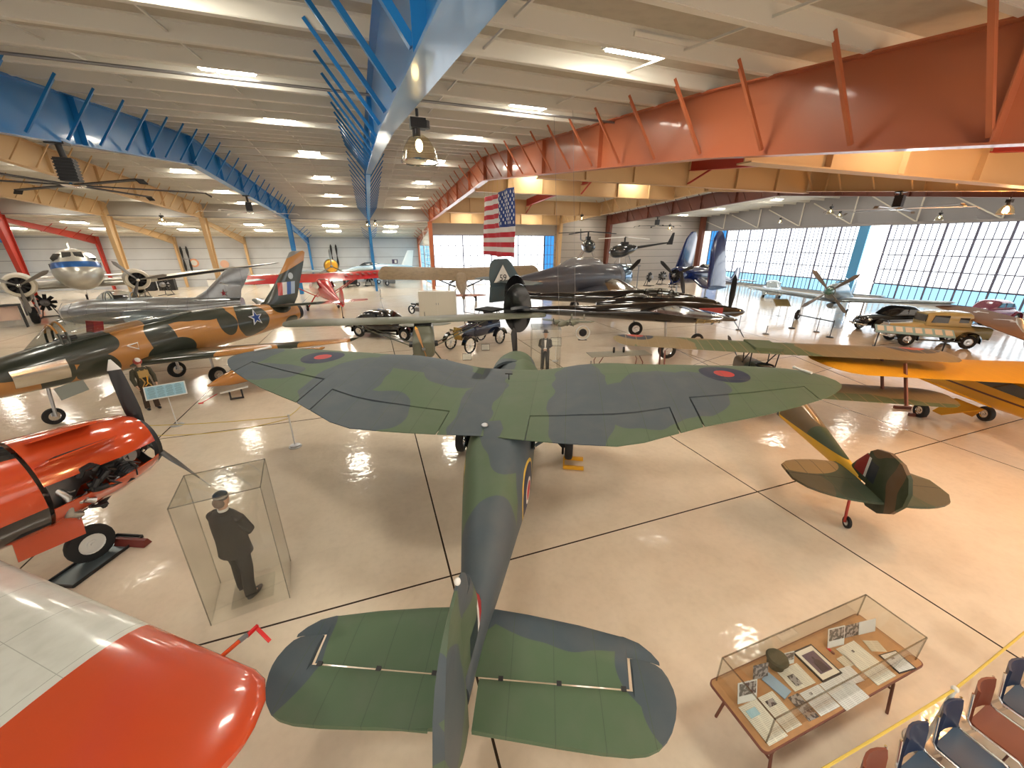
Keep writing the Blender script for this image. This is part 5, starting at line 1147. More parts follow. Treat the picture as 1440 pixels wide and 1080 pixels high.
# ================================================================== CARS
def car(name, label, loc, rz, L, body, style, cat='car', glassm=None, white=False, fend=None):
    t = thing(name, label, cat, loc, rz); g = glassm or M['dglass']; h = L / 2; fend = fend or body
    if style == 'round':
        MB().loft([(h, 0, .62, .25, .12, .15, 2.5), (h * .93, 0, .66, .42, .28, .3, 2.5), (h * .6, 0, .72, .52, .32, .36, 3), (h * .32, 0, .74, .66, .33, .4, 3), (-h * .1, 0, .74, .78, .32, .42, 3), (-h * .5, 0, .74, .74, .3, .42, 3), (-h * .85, 0, .66, .5, .2, .34, 2.5), (-h, 0, .58, .3, .1, .2, 2.5)], 24, 4).obj('body', body, t)
        ca = MB().loft([(h * .36, 0, 1.0, .5, .04, .05, 3), (h * .2, 0, 1.05, .62, .35, .1, 3), (h * .02, 0, 1.08, .66, .50, .1, 3), (-h * .35, 0, 1.08, .64, .48, .1, 3), (-h * .62, 0, 1.0, .52, .3, .1, 3), (-h * .82, 0, .9, .3, .06, .1, 3)], 24, 4).obj('roof', body, t)
        for sg in (1, -1):
            MB().prism([(h * .20, 1.13), (-h * .05, 1.13), (-h * .05, 1.42), (h * .07, 1.42)], sg * .56, sg * .665, 'xz').obj('side_window', g, ca)
            MB().prism([(-h * .09, 1.13), (-h * .45, 1.13), (-h * .38, 1.38), (-h * .09, 1.42)], sg * .55, sg * .665, 'xz').obj('side_window', g, ca)
        MB().box((h * .205, 0, 1.25), (.04, 1.02, .3), 0, -.75).obj('windscreen', g, ca)
    elif style == 'box':
        MB().loft([(h * .95, 0, .8, .28, .3, .3, 4), (h * .5, 0, .85, .36, .32, .35, 4), (h * .3, 0, .85, .5, .36, .38, 5), (-h * .95, 0, .85, .6, .3, .38, 5), (-h, 0, .85, .58, .25, .3, 5)], 20, 2).obj('body', body, t)
        MB().box((h * .96, 0, .82), (.06, .5, .6)).obj('grille', M['chrome'], t)
        ca = MB().loft([(h * .3, 0, 1.2, .52, .55, .1, 6), (h * .05, 0, 1.2, .6, .66, .1, 6), (-h * .5, 0, 1.2, .6, .66, .1, 6), (-h * .56, 0, 1.2, .56, .5, .1, 6)], 20, 2).obj('cab', body, t)
        for sg in (1, -1):
            MB().prism([(h * .22, 1.3), (-h * .1, 1.3), (-h * .1, 1.68), (h * .18, 1.68)], sg * .55, sg * .612, 'xz').obj('side_window', g, ca); MB().prism([(-h * .3, 1.35), (-h * .48, 1.35), (-h * .48, 1.6), (-h * .3, 1.6)], sg * .55, sg * .612, 'xz').obj('rear_window', g, ca)
        MB().box((h * .31, 0, 1.5), (.04, .9, .36)).obj('windscreen', g, ca)
    wx = (h * .62, -h * .58)
    for x in wx:
        for sg in (1, -1):
            wheel(t, (x, sg * .68, .36), .36, .17, white=white)
            rs = []
            for k in range(13):
                a = R(-8 + 196 * k / 12); rr = .46; w0 = .50; w1 = .86
                rs.append([(x + rr * cos(a), sg * w0, .38 + rr * sin(a)), (x + (rr + .06) * cos(a), sg * (w0 + .12), .38 + (rr + .06) * sin(a)), (x + (rr + .03) * cos(a), sg * (w1 - .06), .38 + (rr + .03) * sin(a)), (x + (rr - .04) * cos(a), sg * w1, .38 + (rr - .04) * sin(a)), (x + (rr - .04) * cos(a), sg * w0, .38 + (rr - .04) * sin(a))])
            MB().rings(rs).obj('fender', fend, t)
    for sg in (1, -1):
        MB().ball((h * .88, sg * .42, .8), (.13, .11, .11)).obj('headlight', M['chrome'], t); MB().bar((wx[0] - .4, sg * .76, .38), (wx[1] + .4, sg * .76, .38), .2, .05).obj('running_board', fend, t)
    MB().tube([(h + .02, -.6, .5), (h + .14, 0, .5), (h + .02, .6, .5)], .05).obj('front_bumper', M['chrome'], t); MB().tube([(-h, -.6, .5), (-h - .1, 0, .5), (-h, .6, .5)], .05).obj('rear_bumper', M['chrome'], t)
    return t
def mid(a, b): return ((a[0] + b[0]) / 2, (a[1] + b[1]) / 2, 0)
car('car', 'old glossy black sedan parked behind the liaison airplane', (.6, 23.9, 0), R(-38), 5.2, M['gloss_black'], 'round')
car('car', 'black rounded coupe with whitewall tyres left of the cream truck', (31.0, 14.9, 0), R(166), 4.6, M['gloss_black'], 'round', white=True)
car('truck', 'cream vintage pickup truck with black fenders behind the biplane wing tip', (28.6, 11.9, 0), R(145), 4.4, M['cream'], 'box', 'truck', fend=M['gloss_black'])
car('car', 'pale silver sedan parked beside the glazed door, behind the silver fighter wing', (39.3, 29.6, 0), R(-140), 4.8, simple('pale_silver_paint', (.45, .55, .62), .2, coat=.8), 'round')
car('car', 'maroon topped car by the glazed door behind the starred wing', (40.5, 14.3, 0), R(170), 4.6, simple('maroon_paint', (.25, .05, .10), .2, coat=.8), 'round')
# antique open car
t = thing('antique_car', 'black and blue open-top antique car with spoked wheels and folded hood', 'car', (5.0, 19.8, 0), R(-146))
nv = simple('car_dark_blue', (.01, .018, .05), .12, coat=1)
MB().loft([(1.35, 0, .95, .28, .3, .3, 3), (.5, 0, .97, .34, .33, .34, 4), (.35, 0, .97, .45, .35, .36, 5), (-1.4, 0, .97, .56, .35, .36, 5)], 18, 2).obj('body', nv, t)
MB().box((1.38, 0, .95), (.08, .52, .62)).obj('radiator', simple('brass', (.55, .38, .12), .25, .9), t)
MB().box((-.1, 0, 1.3), (.5, .95, .16)).box((-1.0, 0, 1.3), (.5, 1.05, .16)).box((-.38, 0, 1.42), (.12, .95, .34)).box((-1.3, 0, 1.45), (.12, 1.05, .4)).obj('seats', M['dark'], t)
MB().box((-1.15, 0, 1.85), (1.1, 1.2, .1)).tube([(-.7, .58, 1.3), (-1.1, .6, 1.85)], .02).tube([(-.7, -.58, 1.3), (-1.1, -.6, 1.85)], .02).tube([(-1.5, .58, 1.3), (-1.2, .6, 1.85)], .02).tube([(-1.5, -.58, 1.3), (-1.2, -.6, 1.85)], .02).obj('folded_hood', M['cloth_black'], t)
b = MB(); b.tube([(.4, -.45, 1.25), (.35, -.45, 1.85), (.35, .45, 1.85), (.4, .45, 1.25)], .02); b.obj('windscreen_frame', M['chrome'], t)
MB().lathe([(.2, -.015), (.22, 0), (.2, .015)], 20, (0, 0, 0)).obj('steering_wheel', M['black'], t, loc=(.1, .22, 1.5), rot=(0, R(-45), 0))
for x in (1.25, -1.2):
    for sg in (1, -1):
        ty = MB().lathe([(.36, -.04), (.40, -.045), (.42, 0), (.40, .045), (.36, .04), (.355, 0), (.36, -.04)], 28, (x, sg * .68, .42), 'y').obj('wheel', M['rubber'], t)
        b = MB()
        for k in range(12): b.tube([(x, sg * .68, .42), (x + .35 * cos(k * pi / 6), sg * .68, .42 + .35 * sin(k * pi / 6))], .014, 6)
        b.cyl((x, sg * .63, .42), (x, sg * .74, .42), .06); b.obj('spokes', M['white'], ty)
        b = MB(); pts = [(x + .5 * cos(R(a)), sg * .68, .42 + .5 * sin(R(a))) for a in range(10, 171, 16)]
        for p_, q_ in zip(pts, pts[1:]): b.bar(p_, q_, .03, .24, up=(0, 1, 0))
        b.obj('fender', M['gloss_black'], t)
for sg in (1, -1): MB().lathe([(.02, -.1), (.1, -.06), (.13, .05), (.02, .06)], 16, (1.5, sg * .33, 1.05), 'x').obj('headlamp', M['chrome'], t)
# motorcycle
t = thing('motorcycle', 'small black motorcycle standing left of the white cabinet', 'motorcycle', (3.2, 30.8, 0), R(-50))
for x in (.7, -.7):
    MB().lathe([(.26, -.05), (.32, -.06), (.34, 0), (.32, .06), (.26, .05), (.26, -.05)], 22, (x, 0, .34), 'y').obj('wheel', M['rubber'], t)
MB().tube([(.7, 0, .34), (.45, 0, 1.0), (-.1, 0, .8), (-.7, 0, .34)], .04).tube([(.5, -.35, 1.1), (.45, 0, 1.05), (.5, .35, 1.1)], .02).obj('frame', M['dark'], t)
MB().ball((.1, 0, .82), (.3, .16, .14)).obj('fuel_tank', M['gloss_black'], t); MB().box((-.35, 0, .8), (.5, .24, .1)).obj('seat', M['black'], t); MB().box((0, 0, .42), (.4, .25, .3)).obj('engine', M['steel'], t)

# ================================================================== PEOPLE (mannequins)
def figure(loc, rz, label, h, pose, skin, cloth, trouser, cat='person', extra=None, arms=None, name='person'):
    t = thing(name, label, cat, loc, rz); s = h / 1.75
    def v(x, y, z): return Vector((x * s, y * s, z * s))
    # skeleton grown into one continuous body
    P_ = {}; V = []; E_ = []; Rr = []
    def jt(k, p, r, par=None):
        P_[k] = len(V); V.append(v(*p)); Rr.append(r * s)
        if par is not None: E_.append((P_[par], P_[k]))
    jt('pel', (0, 0, .95), .135); jt('bel', (0, 0, 1.08), .125, 'pel'); jt('che', (.01, 0, 1.28), .145, 'bel'); jt('nk0', (0, 0, 1.45), .07, 'che'); jt('nk1', (.01, 0, 1.52), .052, 'nk0'); jt('hd', (.02, 0, 1.60), .075, 'nk1'); jt('hd2', (.015, 0, 1.69), .075, 'hd')
    for sg, n_ in ((1, 'l'), (-1, 'r')):
        A = arms or ((.0, .21, 1.42), (.02, .27, 1.14), (.12, .25, .92))
        if isinstance(A, dict): A = A[n_]
        jt('sh' + n_, (A[0][0], sg * .17, 1.41), .065, 'che'); jt('el' + n_, (A[1][0], sg * A[1][1], A[1][2]), .045, 'sh' + n_); jt('wr' + n_, (A[2][0], sg * A[2][1], A[2][2]), .03, 'el' + n_)
        e = (Vector(A[2]) - Vector(A[1])).normalized(); e = Vector((e.x, sg * e.y, e.z)); w0 = Vector((A[2][0], sg * A[2][1], A[2][2]))
        jt('pa' + n_, tuple(w0 + e * .07), .034, 'wr' + n_)
        for k in range(4):
            o = Vector((.022 * (k - 1.5), 0, 0)); ln = (.055, .068, .062, .05)[k]
            jt('f%d' % k + n_, tuple(w0 + e * .10 + o), .0095, 'pa' + n_); jt('g%d' % k + n_, tuple(w0 + e * (.10 + ln) + o + Vector((.012, -sg * .012, 0))), .008, 'f%d' % k + n_)
        jt('th' + n_, tuple(w0 + e * .06 + Vector((.045, -sg * .015, 0))), .010, 'pa' + n_); jt('ti' + n_, tuple(w0 + e * .10 + Vector((.055, -sg * .02, 0))), .008, 'th' + n_)
        lx = .10 * sg * pose
        jt('hi' + n_, (0, sg * .09, .90), .09, 'pel'); jt('kn' + n_, (.02 + lx * .5, sg * .105, .50), .06, 'hi' + n_); jt('an' + n_, (-.02 + lx, sg * .12, .09), .04, 'kn' + n_); jt('to' + n_, (.14 + lx, sg * .14, .035), .03, 'an' + n_)
    me = bpy.data.meshes.new('body'); me.from_pydata(V, E_, []); o = bpy.data.objects.new('body', me); C.objects.link(o); o.parent = t
    me.materials.append(skin)
    sk = o.modifiers.new('skin', 'SKIN'); sk.use_smooth_shade = True
    for i, r in enumerate(Rr): me.skin_vertices[0].data[i].radius = (r, r); 
    me.skin_vertices[0].data[0].use_root = True
    ss = o.modifiers.new('sub', 'SUBSURF'); ss.levels = 1; ss.render_levels = 2
    # head with face
    hd = MB().ball((.02 * s, 0, 1.645 * s), (.095 * s, .077 * s, .115 * s), 20, 14)
    hd.ball((.112 * s, 0, 1.625 * s), (.018 * s, .013 * s, .025 * s), 8, 6).box((.10 * s, 0, 1.585 * s), (.014 * s, .045 * s, .01 * s))
    for sg in (1, -1): hd.ball((.015 * s, sg * .079 * s, 1.635 * s), (.02 * s, .008 * s, .03 * s), 8, 6)
    hd.obj('head', skin, t)
    for sg in (1, -1): MB().ball((.102 * s, sg * .03 * s, 1.655 * s), .011 * s, 8, 6).obj('eye', M['dark'], t)
    def seg(pts, rr): return [tuple(v(*p)) for p in pts], [r * s for r in rr]
    # trousers
    b = MB().loft([(.84 * s, 0, 0, .17 * s, .12 * s, .12 * s), (1.05 * s, 0, 0, .165 * s, .12 * s, .12 * s)], 16, 3)
    b.v = [(z, y, x) for x, y, z in b.v]
    for sg in (1, -1):
        lx = .10 * sg * pose; p_, r_ = seg([(0, sg * .085, .93), (.01 + lx * .3, sg * .095, .7), (.02 + lx * .5, sg * .105, .5), (-.01 + lx * .9, sg * .115, .25), (-.01 + lx, sg * .12, .07)], [.105, .095, .08, .075, .075]); b.tube(p_, r_, 14)
    b.obj('trousers', trouser, t)
    for sg in (1, -1):
        lx = .10 * sg * pose; MB().ball(v(.05 + lx, sg * .125, .045), (.14 * s, .05 * s, .045 * s)).obj('shoe', M['black'], t)
    # jacket with sleeves
    b = MB().loft([(.86 * s, 0, 0, .19 * s, .135 * s, .135 * s), (1.0 * s, 0, 0, .175 * s, .13 * s, .13 * s), (1.1 * s, 0, 0, .16 * s, .125 * s, .125 * s), (1.28 * s, 0, 0, .20 * s, .14 * s, .14 * s), (1.40 * s, 0, 0, .20 * s, .11 * s, .12 * s), (1.46 * s, 0, 0, .12 * s, .08 * s, .09 * s), (1.49 * s, 0, 0, .07 * s, .07 * s, .07 * s)], 22, 4)
    b.v = [(z, y, x) for x, y, z in b.v]
    for sg, n_ in ((1, 'l'), (-1, 'r')):
        A = arms or ((.0, .21, 1.42), (.02, .27, 1.14), (.12, .25, .92))
        if isinstance(A, dict): A = A[n_]
        p_, r_ = seg([(A[0][0], sg * .14, 1.42), (A[0][0], sg * .20, 1.38), (A[1][0], sg * A[1][1], A[1][2]), (A[2][0], sg * A[2][1], A[2][2])], [.06, .075, .062, .05]); b.tube(p_, r_, 14)
    b.obj('jacket', cloth, t)
    if extra: extra(t, s, v)
    return t
def ex_cap(t, s, v):
    MB().lathe([(.08, 1.665), (.086, 1.70), (.082, 1.74), (.05, 1.765), (.005, 1.77)], 22).obj('cap', simple('cap_grey', (.03, .033, .034), .6), t, loc=(.02, 0, 0)).scale = (s, s, s)
    MB().lathe([(.086, 1.70), (.089, 1.71), (.089, 1.72), (.086, 1.73)], 22).obj('cap_band', simple('cap_band', (.28, .28, .25), .6), t, loc=(.02, 0, 0)).scale = (s, s, s)
    MB().lathe([(.058, 1.475), (.064, 1.50), (.062, 1.53), (.055, 1.525)], 18).obj('shirt_collar', M['white'], t).scale = (s, s, s)
    MB().ball((-.035, 0, 1.63), (.06, .08, .08)).obj('hair', simple('grey_hair', (.16, .12, .09), .8), t).scale = (s, s, s)
    b = MB().loft([(.78, 0, 0, .24, .17, .18), (1.0, 0, 0, .22, .155, .165), (1.25, 0, 0, .235, .155, .16), (1.38, 0, 0, .24, .13, .13), (1.46, 0, 0, .14, .09, .1)], 22, 4); b.v = [(z, y, x) for x, y, z in b.v]
    b.obj('cape', M['cloth_black'], t).scale = (s, s, s)
figure((-2.42, 5.78, .04), R(62), 'mannequin in a dark coat and cap seen from behind inside the clear case', 1.87, .6, M['skin'], M['cloth_black'], M['cloth_black'], extra=ex_cap, arms=((0, .21, 1.42), (.06, .26, 1.16), (.16, .12, 1.02)))
def ex_pilot(t, s, v):
    MB().ball((.01, 0, 1.68), (.125, .112, .12), 18, 12).obj('helmet', simple('helmet_red', (.35, .04, .03), .3, coat=.5), t)
    MB().ball((.03, 0, 1.715), (.118, .085, .09), 14, 8).obj('helmet_stripe', M['white'], t)
    h_ = simple('harness_tan', (.42, .27, .09), .7)
    for sg in (1, -1): MB().tube([(.15, sg * .06, 1.42), (.17, sg * .10, 1.2), (.16, sg * .03, 1.0), (.13, sg * .12, .82)], .02, 6).obj('harness_strap', h_, t)
    MB().box((.17, 0, 1.28), (.06, .26, .22)).obj('survival_vest', h_, t)
    MB().tube([(.2, .05, 1.2), (.22, .02, .95), (.21, -.06, .88)], .012, 6).obj('oxygen_hose', M['yellow'], t)
fs = simple('flight_suit', (.055, .05, .03), .8)
figure((-7.45, 15.35, 0), R(-50), 'mannequin pilot in dark green flight suit, harness and red helmet beside the camouflaged jet', 1.75, .5, M['skin'], fs, simple('flight_trousers', (.05, .03, .018), .8), extra=ex_pilot)
def ex_tux(t, s, v):
    MB().lathe([(.14, 1.715), (.145, 1.72), (.088, 1.73), (.082, 1.80), (.05, 1.83), (.005, 1.83)], 22).obj('hat', M['cloth_black'], t, loc=(.01, 0, 0))
    MB().prism([(-.05, 1.46), (.05, 1.46), (.03, 1.12), (0, 1.05), (-.03, 1.12)], .115, .15, 'yz').obj('shirt_front', M['white'], t)
    MB().box((.155, 0, 1.44), (.02, .1, .035)).obj('bow_tie', M['black'], t)
    MB().box((.2, 0, 1.06), (.03, .12, .05)).obj('white_gloves', M['white'], t)
figure((6.75, 14.7, 0), R(-115), 'mannequin in a black dinner suit with hat and white shirt front facing the camera', 1.72, .2, M['skin'], M['cloth_black'], M['cloth_black'], extra=ex_tux, arms=((0, .21, 1.42), (.03, .25, 1.16), (.19, .06, 1.05)))

# ================================================================== CASES, SIGNS, BARRIERS
def case(loc, rz, w, d, h, label, base=True, name='display_case'):
    t = thing(name, label, 'display case', loc, rz); e = .008
    for c_, dd in (((0, 0, h), (w, d, e)), ((w / 2, 0, h / 2), (e, d, h)), ((-w / 2, 0, h / 2), (e, d, h)), ((0, d / 2, h / 2), (w, e, h)), ((0, -d / 2, h / 2), (w, e, h))):
        MB().box(c_, dd).obj('clear_panel', M['glass'], t, smooth=False)
    b = MB(); k = .012
    for sx in (-1, 1):
        for sy in (-1, 1): b.bar((sx * w / 2, sy * d / 2, 0), (sx * w / 2, sy * d / 2, h), k)
    for z in (h,):
        for sx in (-1, 1): b.bar((sx * w / 2, -d / 2, z), (sx * w / 2, d / 2, z), k); b.bar((-w / 2, sx * d / 2, z), (w / 2, sx * d / 2, z), k)
    b.obj('edges', edge_m, t, smooth=False)
    if base: MB().box((0, 0, .018), (w * .55, d * .6, .035)).obj('base_plate', M['glass'], t, smooth=False)
    return t
edge_m = glass_mat('acrylic_edge', (.7, .7, .68), .35, .1)
case((-2.36, 5.83, 0), R(8), 1.02, .85, 2.08, 'tall clear acrylic case around the dark coated mannequin')
case((6.75, 14.72, 0), R(-20), 1.2, 1.1, 1.95, 'clear case around the mannequin in the dinner suit')
M['sign_blue'] = simple('sign_blue', (.30, .52, .62), .5)
ink = simple('ink', (.05, .06, .07), .7)
def sign(loc, rz, w, h, z, tilt, face, label, lines=8, cols=4, pole=True, edge=None):
    t = thing('information_sign', label, 'sign', loc, rz)
    p = MB().box((0, 0, 0), (w, .02, h)).obj('board', edge or M['white'], t, smooth=False, loc=(0, 0, z), rot=(R(-tilt), 0, 0))
    MB().box((0, -.012, 0), (w * .94, .004, h * .88)).obj('printed_face', face, p, smooth=False)
    b = MB()
    for c_ in range(cols):
        for k in range(lines):
            wd = w * .86 / cols * (.8 if k % 3 else .6); b.box((-w * .43 + (c_ + .45) * w * .86 / cols, -.016, h * .36 - k * h * .72 / max(lines - 1, 1)), (wd, .003, h * .012 + .002))
    b.obj('text_lines', ink, p, smooth=False)
    if pole:
        MB().cyl((0, .03, .02), (0, .03, z), .014).obj('post', M['white'], t)
        MB().lathe([(.01, 0), (.17, 0), (.17, .015), (.02, .03), (.01, .03)], 24, (0, .03, 0), cap=True).obj('foot', M['alu'], t)
    return t
sign((-6.15, 13.55, 0), R(19), .95, .42, 1.15, 35, M['sign_blue'], 'light blue information board on a thin white post in front of the pilot mannequin', 9, 4)
def stanchion(loc, label, h=.95, col=None, base_r=.16):
    t = thing('stanchion', label, 'stanchion', loc)
    MB().lathe([(.01, 0), (base_r, 0), (base_r, .02), (base_r * .8, .03), (base_r * .8, .06), (.02, .08), (.01, .08)], 24, cap=True).obj('base', col or M['alu'], t)
    MB().cyl((0, 0, .05), (0, 0, h), .02).obj('post', col or M['white'], t); MB().ball((0, 0, h), .032, 12, 8).obj('knob', col or M['white'], t)
    return t
P1 = (-2.5, 10.85); P2 = (-2.1, 13.2); P3 = (-7.6, 12.1)
stanchion((*P1, 0), 'short metal stanchion with round base left of the camouflaged wing trailing edge')
stanchion((*P2, 0), 'metal stanchion standing under the left wing of the camouflaged monoplane')
stanchion((*P3, 0), 'white-topped stanchion behind the propeller of the red trainer')
stanchion((5.22, .96, 0), 'stanchion with white knob standing among the stacking chairs')
def rope(p, q, label, sag=.12, r=.009, m_=None):
    n = 12; pts = [Vector(p).lerp(Vector(q), k / n) + Vector((0, 0, -4 * sag * (k / n) * (1 - k / n))) for k in range(n + 1)]
    tag(MB().tube(pts, r, 6).obj('rope', m_ or M['rope']), label, 'rope')
rope((*P3, .9), (*P1, .93), 'upper yellow rope between the stanchions left of the large wing', .1)
rope((*P3, .8), (*P1, .86), 'lower yellow rope sagging between the stanchions left of the large wing', .32)
rope((*P1, .92), (*P2, .92), 'short yellow rope running under the camouflaged left wing', .1)
rope((2.6, 1.0, .9), (5.22, .96, .95), 'yellow rope along the backs of the nearest chairs', .03, .012)
rope((5.22, .96, .95), (8.6, 1.15, .95), 'yellow rope continuing right past the stanchion by the chairs', .05, .012)
# black belt barrier right
for i, (x, y) in enumerate(((25.7, 17.4), (25.3, 14.8))):
    stanchion((x, y, 0), ('black belt post in front of the silver fighter, left one of the pair', 'black belt post in front of the black coupe, right one of the pair')[i], 1.0, M['black'], .2)
tag(MB().bar((25.7, 17.4, .93), (25.3, 14.8, .93), .01, .06).obj('belt', M['black']), 'black barrier belt between the two black posts', 'belt')
for i, (px, py) in enumerate(((1038, 464), (1077, 470), (1148, 467), (700, 455), (536, 420), (830, 524))):
    a = at(px, py); lab = ['thin post stand left of the tilted sign near the black fighter nose', 'small post stand below the tilted sign', 'thin post stand below the silver fighter wing', 'thin post stand between the antique car and the brown airplane', 'thin post stand on the floor between red airplane and white cabinet', 'small rope post left of the metal bench table'][i]
    stanchion((a[0], a[1], 0), lab, .9 if i not in (1, 5) else .5, M['steel'], .18)
a = at(1095, 444); sign((a[0], a[1], 0), R(-25), 1.1, .8, 1.0, 55, M['cream'], 'tilted tan sign board on a post before the silver fighter', 4, 1)
a = at(781, 508); sign((a[0], a[1], 0), R(-20), .5, .4, .95, 10, M['paper'], 'small framed sign on a post right of the dinner-suit mannequin', 3, 1, edge=M['dark'])
for (px, py), l in (((657, 508), 'small white sign in front of the antique car, left one'), ((683, 494), 'small white sign at the antique car rear wheel, right one')):
    a = at(px, py); sign((a[0], a[1], 0), R(-15), .42, .32, .22, 20, M['paper'], l, 4, 1, pole=False, edge=M['dark'])
# low white placard on black frame, red pole
a = at(333, 562); t = thing('placard_stand', 'low white placard on a black frame stand left of the camouflaged wing tip', 'sign', (a[0], a[1], 0), R(8))
MB().box((0, 0, .38), (.85, .07, .05), 0, -.12).obj('placard', M['white'], t, smooth=False)
b = MB()
for x in (-.16, .2): b.box((x, .02, .2), (.05, .04, .34))
b.box((.02, .02, .05), (.42, .05, .06)); b.obj('frame', M['black'], t, smooth=False)
MB().bar((-.5, 0, .32), (-.95, -.1, .12), .02).box((-1.0, -.1, .1), (.14, .05, .04)).obj('red_tipped_rod', M['red'], t, smooth=False)
# white cabinet
c0 = mid(at(590, 447), at(640, 447)); t = thing('cabinet', 'plain off-white two-door cabinet in the middle distance', 'cabinet', (c0[0] + .1, c0[1] + .2, 0), R(-19))
MB().box((0, .25, .95), (2.75, .5, 1.9)).obj('body', M['white'], t, smooth=False)
for sx in (-1, 1):
    d = MB().box((sx * .68, -.01, .97), (1.35, .03, 1.82)).obj('door', simple('cabinet_white', (.66, .63, .54), .5), t, smooth=False); MB().box((sx * .08, -.035, 1.0), (.03, .03, .16)).obj('handle', M['steel'], d, smooth=False)
MB().box((0, .25, .03), (2.6, .45, .06)).obj('plinth', M['dark'], t, smooth=False)
# folding table with wheels on it
a = at(868, 520); t = thing('folding_table', 'thin metal frame table behind the camouflaged right wing', 'table', (a[0], a[1], 0), R(-12))
MB().box((0, 0, .74), (2.7, .75, .03)).obj('tabletop', simple('table_top_grey', (.30, .28, .22), .5), t, smooth=False)
for sx in (-1, 1): MB().tube([(sx * .95, -.3, 0), (sx * 1.0, -.3, .4), (sx * .8, -.3, .73)], .02).tube([(sx * .95, .3, 0), (sx * 1.0, .3, .4), (sx * .8, .3, .73)], .02).tube([(sx * .95, -.3, .03), (sx * .95, .3, .03)], .02).obj('leg', M['brown_steel'], t)
for i, dx in enumerate((-.2, .25)):
    q = Matrix.Rotation(R(-12), 3, 'Z') @ Vector((dx, .1, 0)); t = thing('small_wheel', ('small dark wheel on the metal frame table, left one', 'small dark wheel on the metal frame table, right one')[i], 'wheel', (a[0] + q.x, a[1] + q.y, .755), R(60))
    wheel(t, (0, 0, .13), .13, .08, 'tyre')
a = at(819, 478); t = thing('ring_sign', 'white ring hoop standing under the hanging model airplane', 'ring', (a[0], a[1], 0), R(-20)); MB().lathe([(.36, -.02), (.42, -.02), (.42, .02), (.36, .02), (.36, -.02)], 28, (0, 0, .43), 'y').obj('hoop', M['white'], t); MB().lathe([(.02, -.03), (.22, -.03), (.22, .03), (.02, .03)], 20, (0, 0, .43), 'y', True).obj('disc', M['dark'], t); MB().box((0, 0, .01), (.5, .2, .02)).obj('foot', M['dark'], t)

# ================================================================== DOCUMENT TABLE
TX0, TX1, TY0, TY1, TZ = 3.0, 5.5, 1.27, 1.97, .75
t = thing('display_table', 'brown-topped folding table with black edge in the lower right', 'table', ((TX0 + TX1) / 2, (TY0 + TY1) / 2, 0))
def rr_(w, d, r, n=6):
    pts = []
    for cx, cy, a0 in ((w - r, d - r, 0), (-w + r, d - r, 90), (-w + r, -d + r, 180), (w - r, -d + r, 270)):
        for k in range(n + 1): a = R(a0 + 90 * k / n); pts.append((cx + r * cos(a), cy + r * sin(a)))
    return pts
w_, d_ = (TX1 - TX0) / 2, (TY1 - TY0) / 2
MB().prism(rr_(w_, d_, .06), TZ - .03, TZ - .002).obj('edge_band', M['brown_steel'], t, smooth=False)
MB().prism(rr_(w_ - .012, d_ - .012, .05), TZ - .02, TZ).obj('tabletop', M['cork'], t, smooth=False)
for sx in (-1, 1):
    for sy in (-1, 1): MB().tube([(sx * .78, sy * .24, TZ - .03), (sx * .85, sy * .25, TZ - .12), (sx * .98, sy * .27, .45), (sx * .98, sy * .33, 0)], .016).obj('leg', M['brown_steel'], t)
    MB().tube([(sx * .98, -.27, .35), (sx * .98, .27, .35)], .012).obj('cross_bar', M['brown_steel'], t)
cs2 = case(((TX0 + TX1) / 2 + .02, (TY0 + TY1) / 2 + .02, TZ + .001), 0, 2.36, .60, .36, 'low clear acrylic cover over the papers on the brown table', False, 'display_cover')
PZ = TZ + .004
def txt_mat(name, base=(.66, .65, .55), dens=.007):
    m = Mat(name, base, .7); m.grime(14, .12, (.4, .38, .3))
    e = m.both(m.ma('LESS_THAN', m.ma('PINGPONG', m.vm('DOT_PRODUCT', m.pos(), (0, 1, 0)), dens), dens * .42), m.noise(60, .42, 1, (1, .05, 1)))
    m.paint(m.ma('MULTIPLY', e, .4), (.18, .18, .17)); return m.done()
pmats = [txt_mat('letter_cream'), txt_mat('letter_white', (.62, .64, .62)), txt_mat('letter_aged', (.55, .50, .38))]
dark_photo = Mat('photo_print', (.30, .29, .28), .3); dark_photo.paint(dark_photo.noise(22, .5, 3), (.06, .055, .055)); dark_photo = dark_photo.done()
def doc(cs, mat, label, cat='document', name='document', pic=None, frame=None, z=0.0, th=.004, pcol=None):
    """flat sheet on the table from four photo corners"""
    q = [Vector(at(980 + x / 4.114, 820 + y / 4.114, PZ)) for x, y in cs]; c_ = sum(q, Vector()) / 4
    t = thing(name, label, cat, (c_.x, c_.y, PZ + z), 0, None)
    e1 = ((q[1] - q[0]) + (q[2] - q[3])).normalized(); ang = atan2(e1.y, e1.x); t.rotation_euler.z = ang
    w = ((q[1] - q[0]).length + (q[2] - q[3]).length) / 2; h = ((q[3] - q[0]).length + (q[2] - q[1]).length) / 2
    MB().box((0, 0, th / 2), (w, h, th)).obj('frame' if frame else 'sheet', frame or mat, t, smooth=False)
    if frame: MB().box((0, 0, th), (w * .88, h * .9, .003)).obj('mount', mat, t, smooth=False)
    if pic: MB().box((pic[0] * w, pic[1] * h, th + .002), (w * pic[2], h * pic[3], .003)).obj('picture', pcol or dark_photo, t, smooth=False)
    return t
port = doc([(565, 400), (665, 350), (835, 530), (715, 580)], M['paper'], 'framed portrait photograph of a seated person in a purple-grey tone, largest on the table', 'picture', 'picture_frame', (0, 0, .62, .62), M['dark'], 0, .012, simple('portrait_tone', (.10, .07, .11), .4))
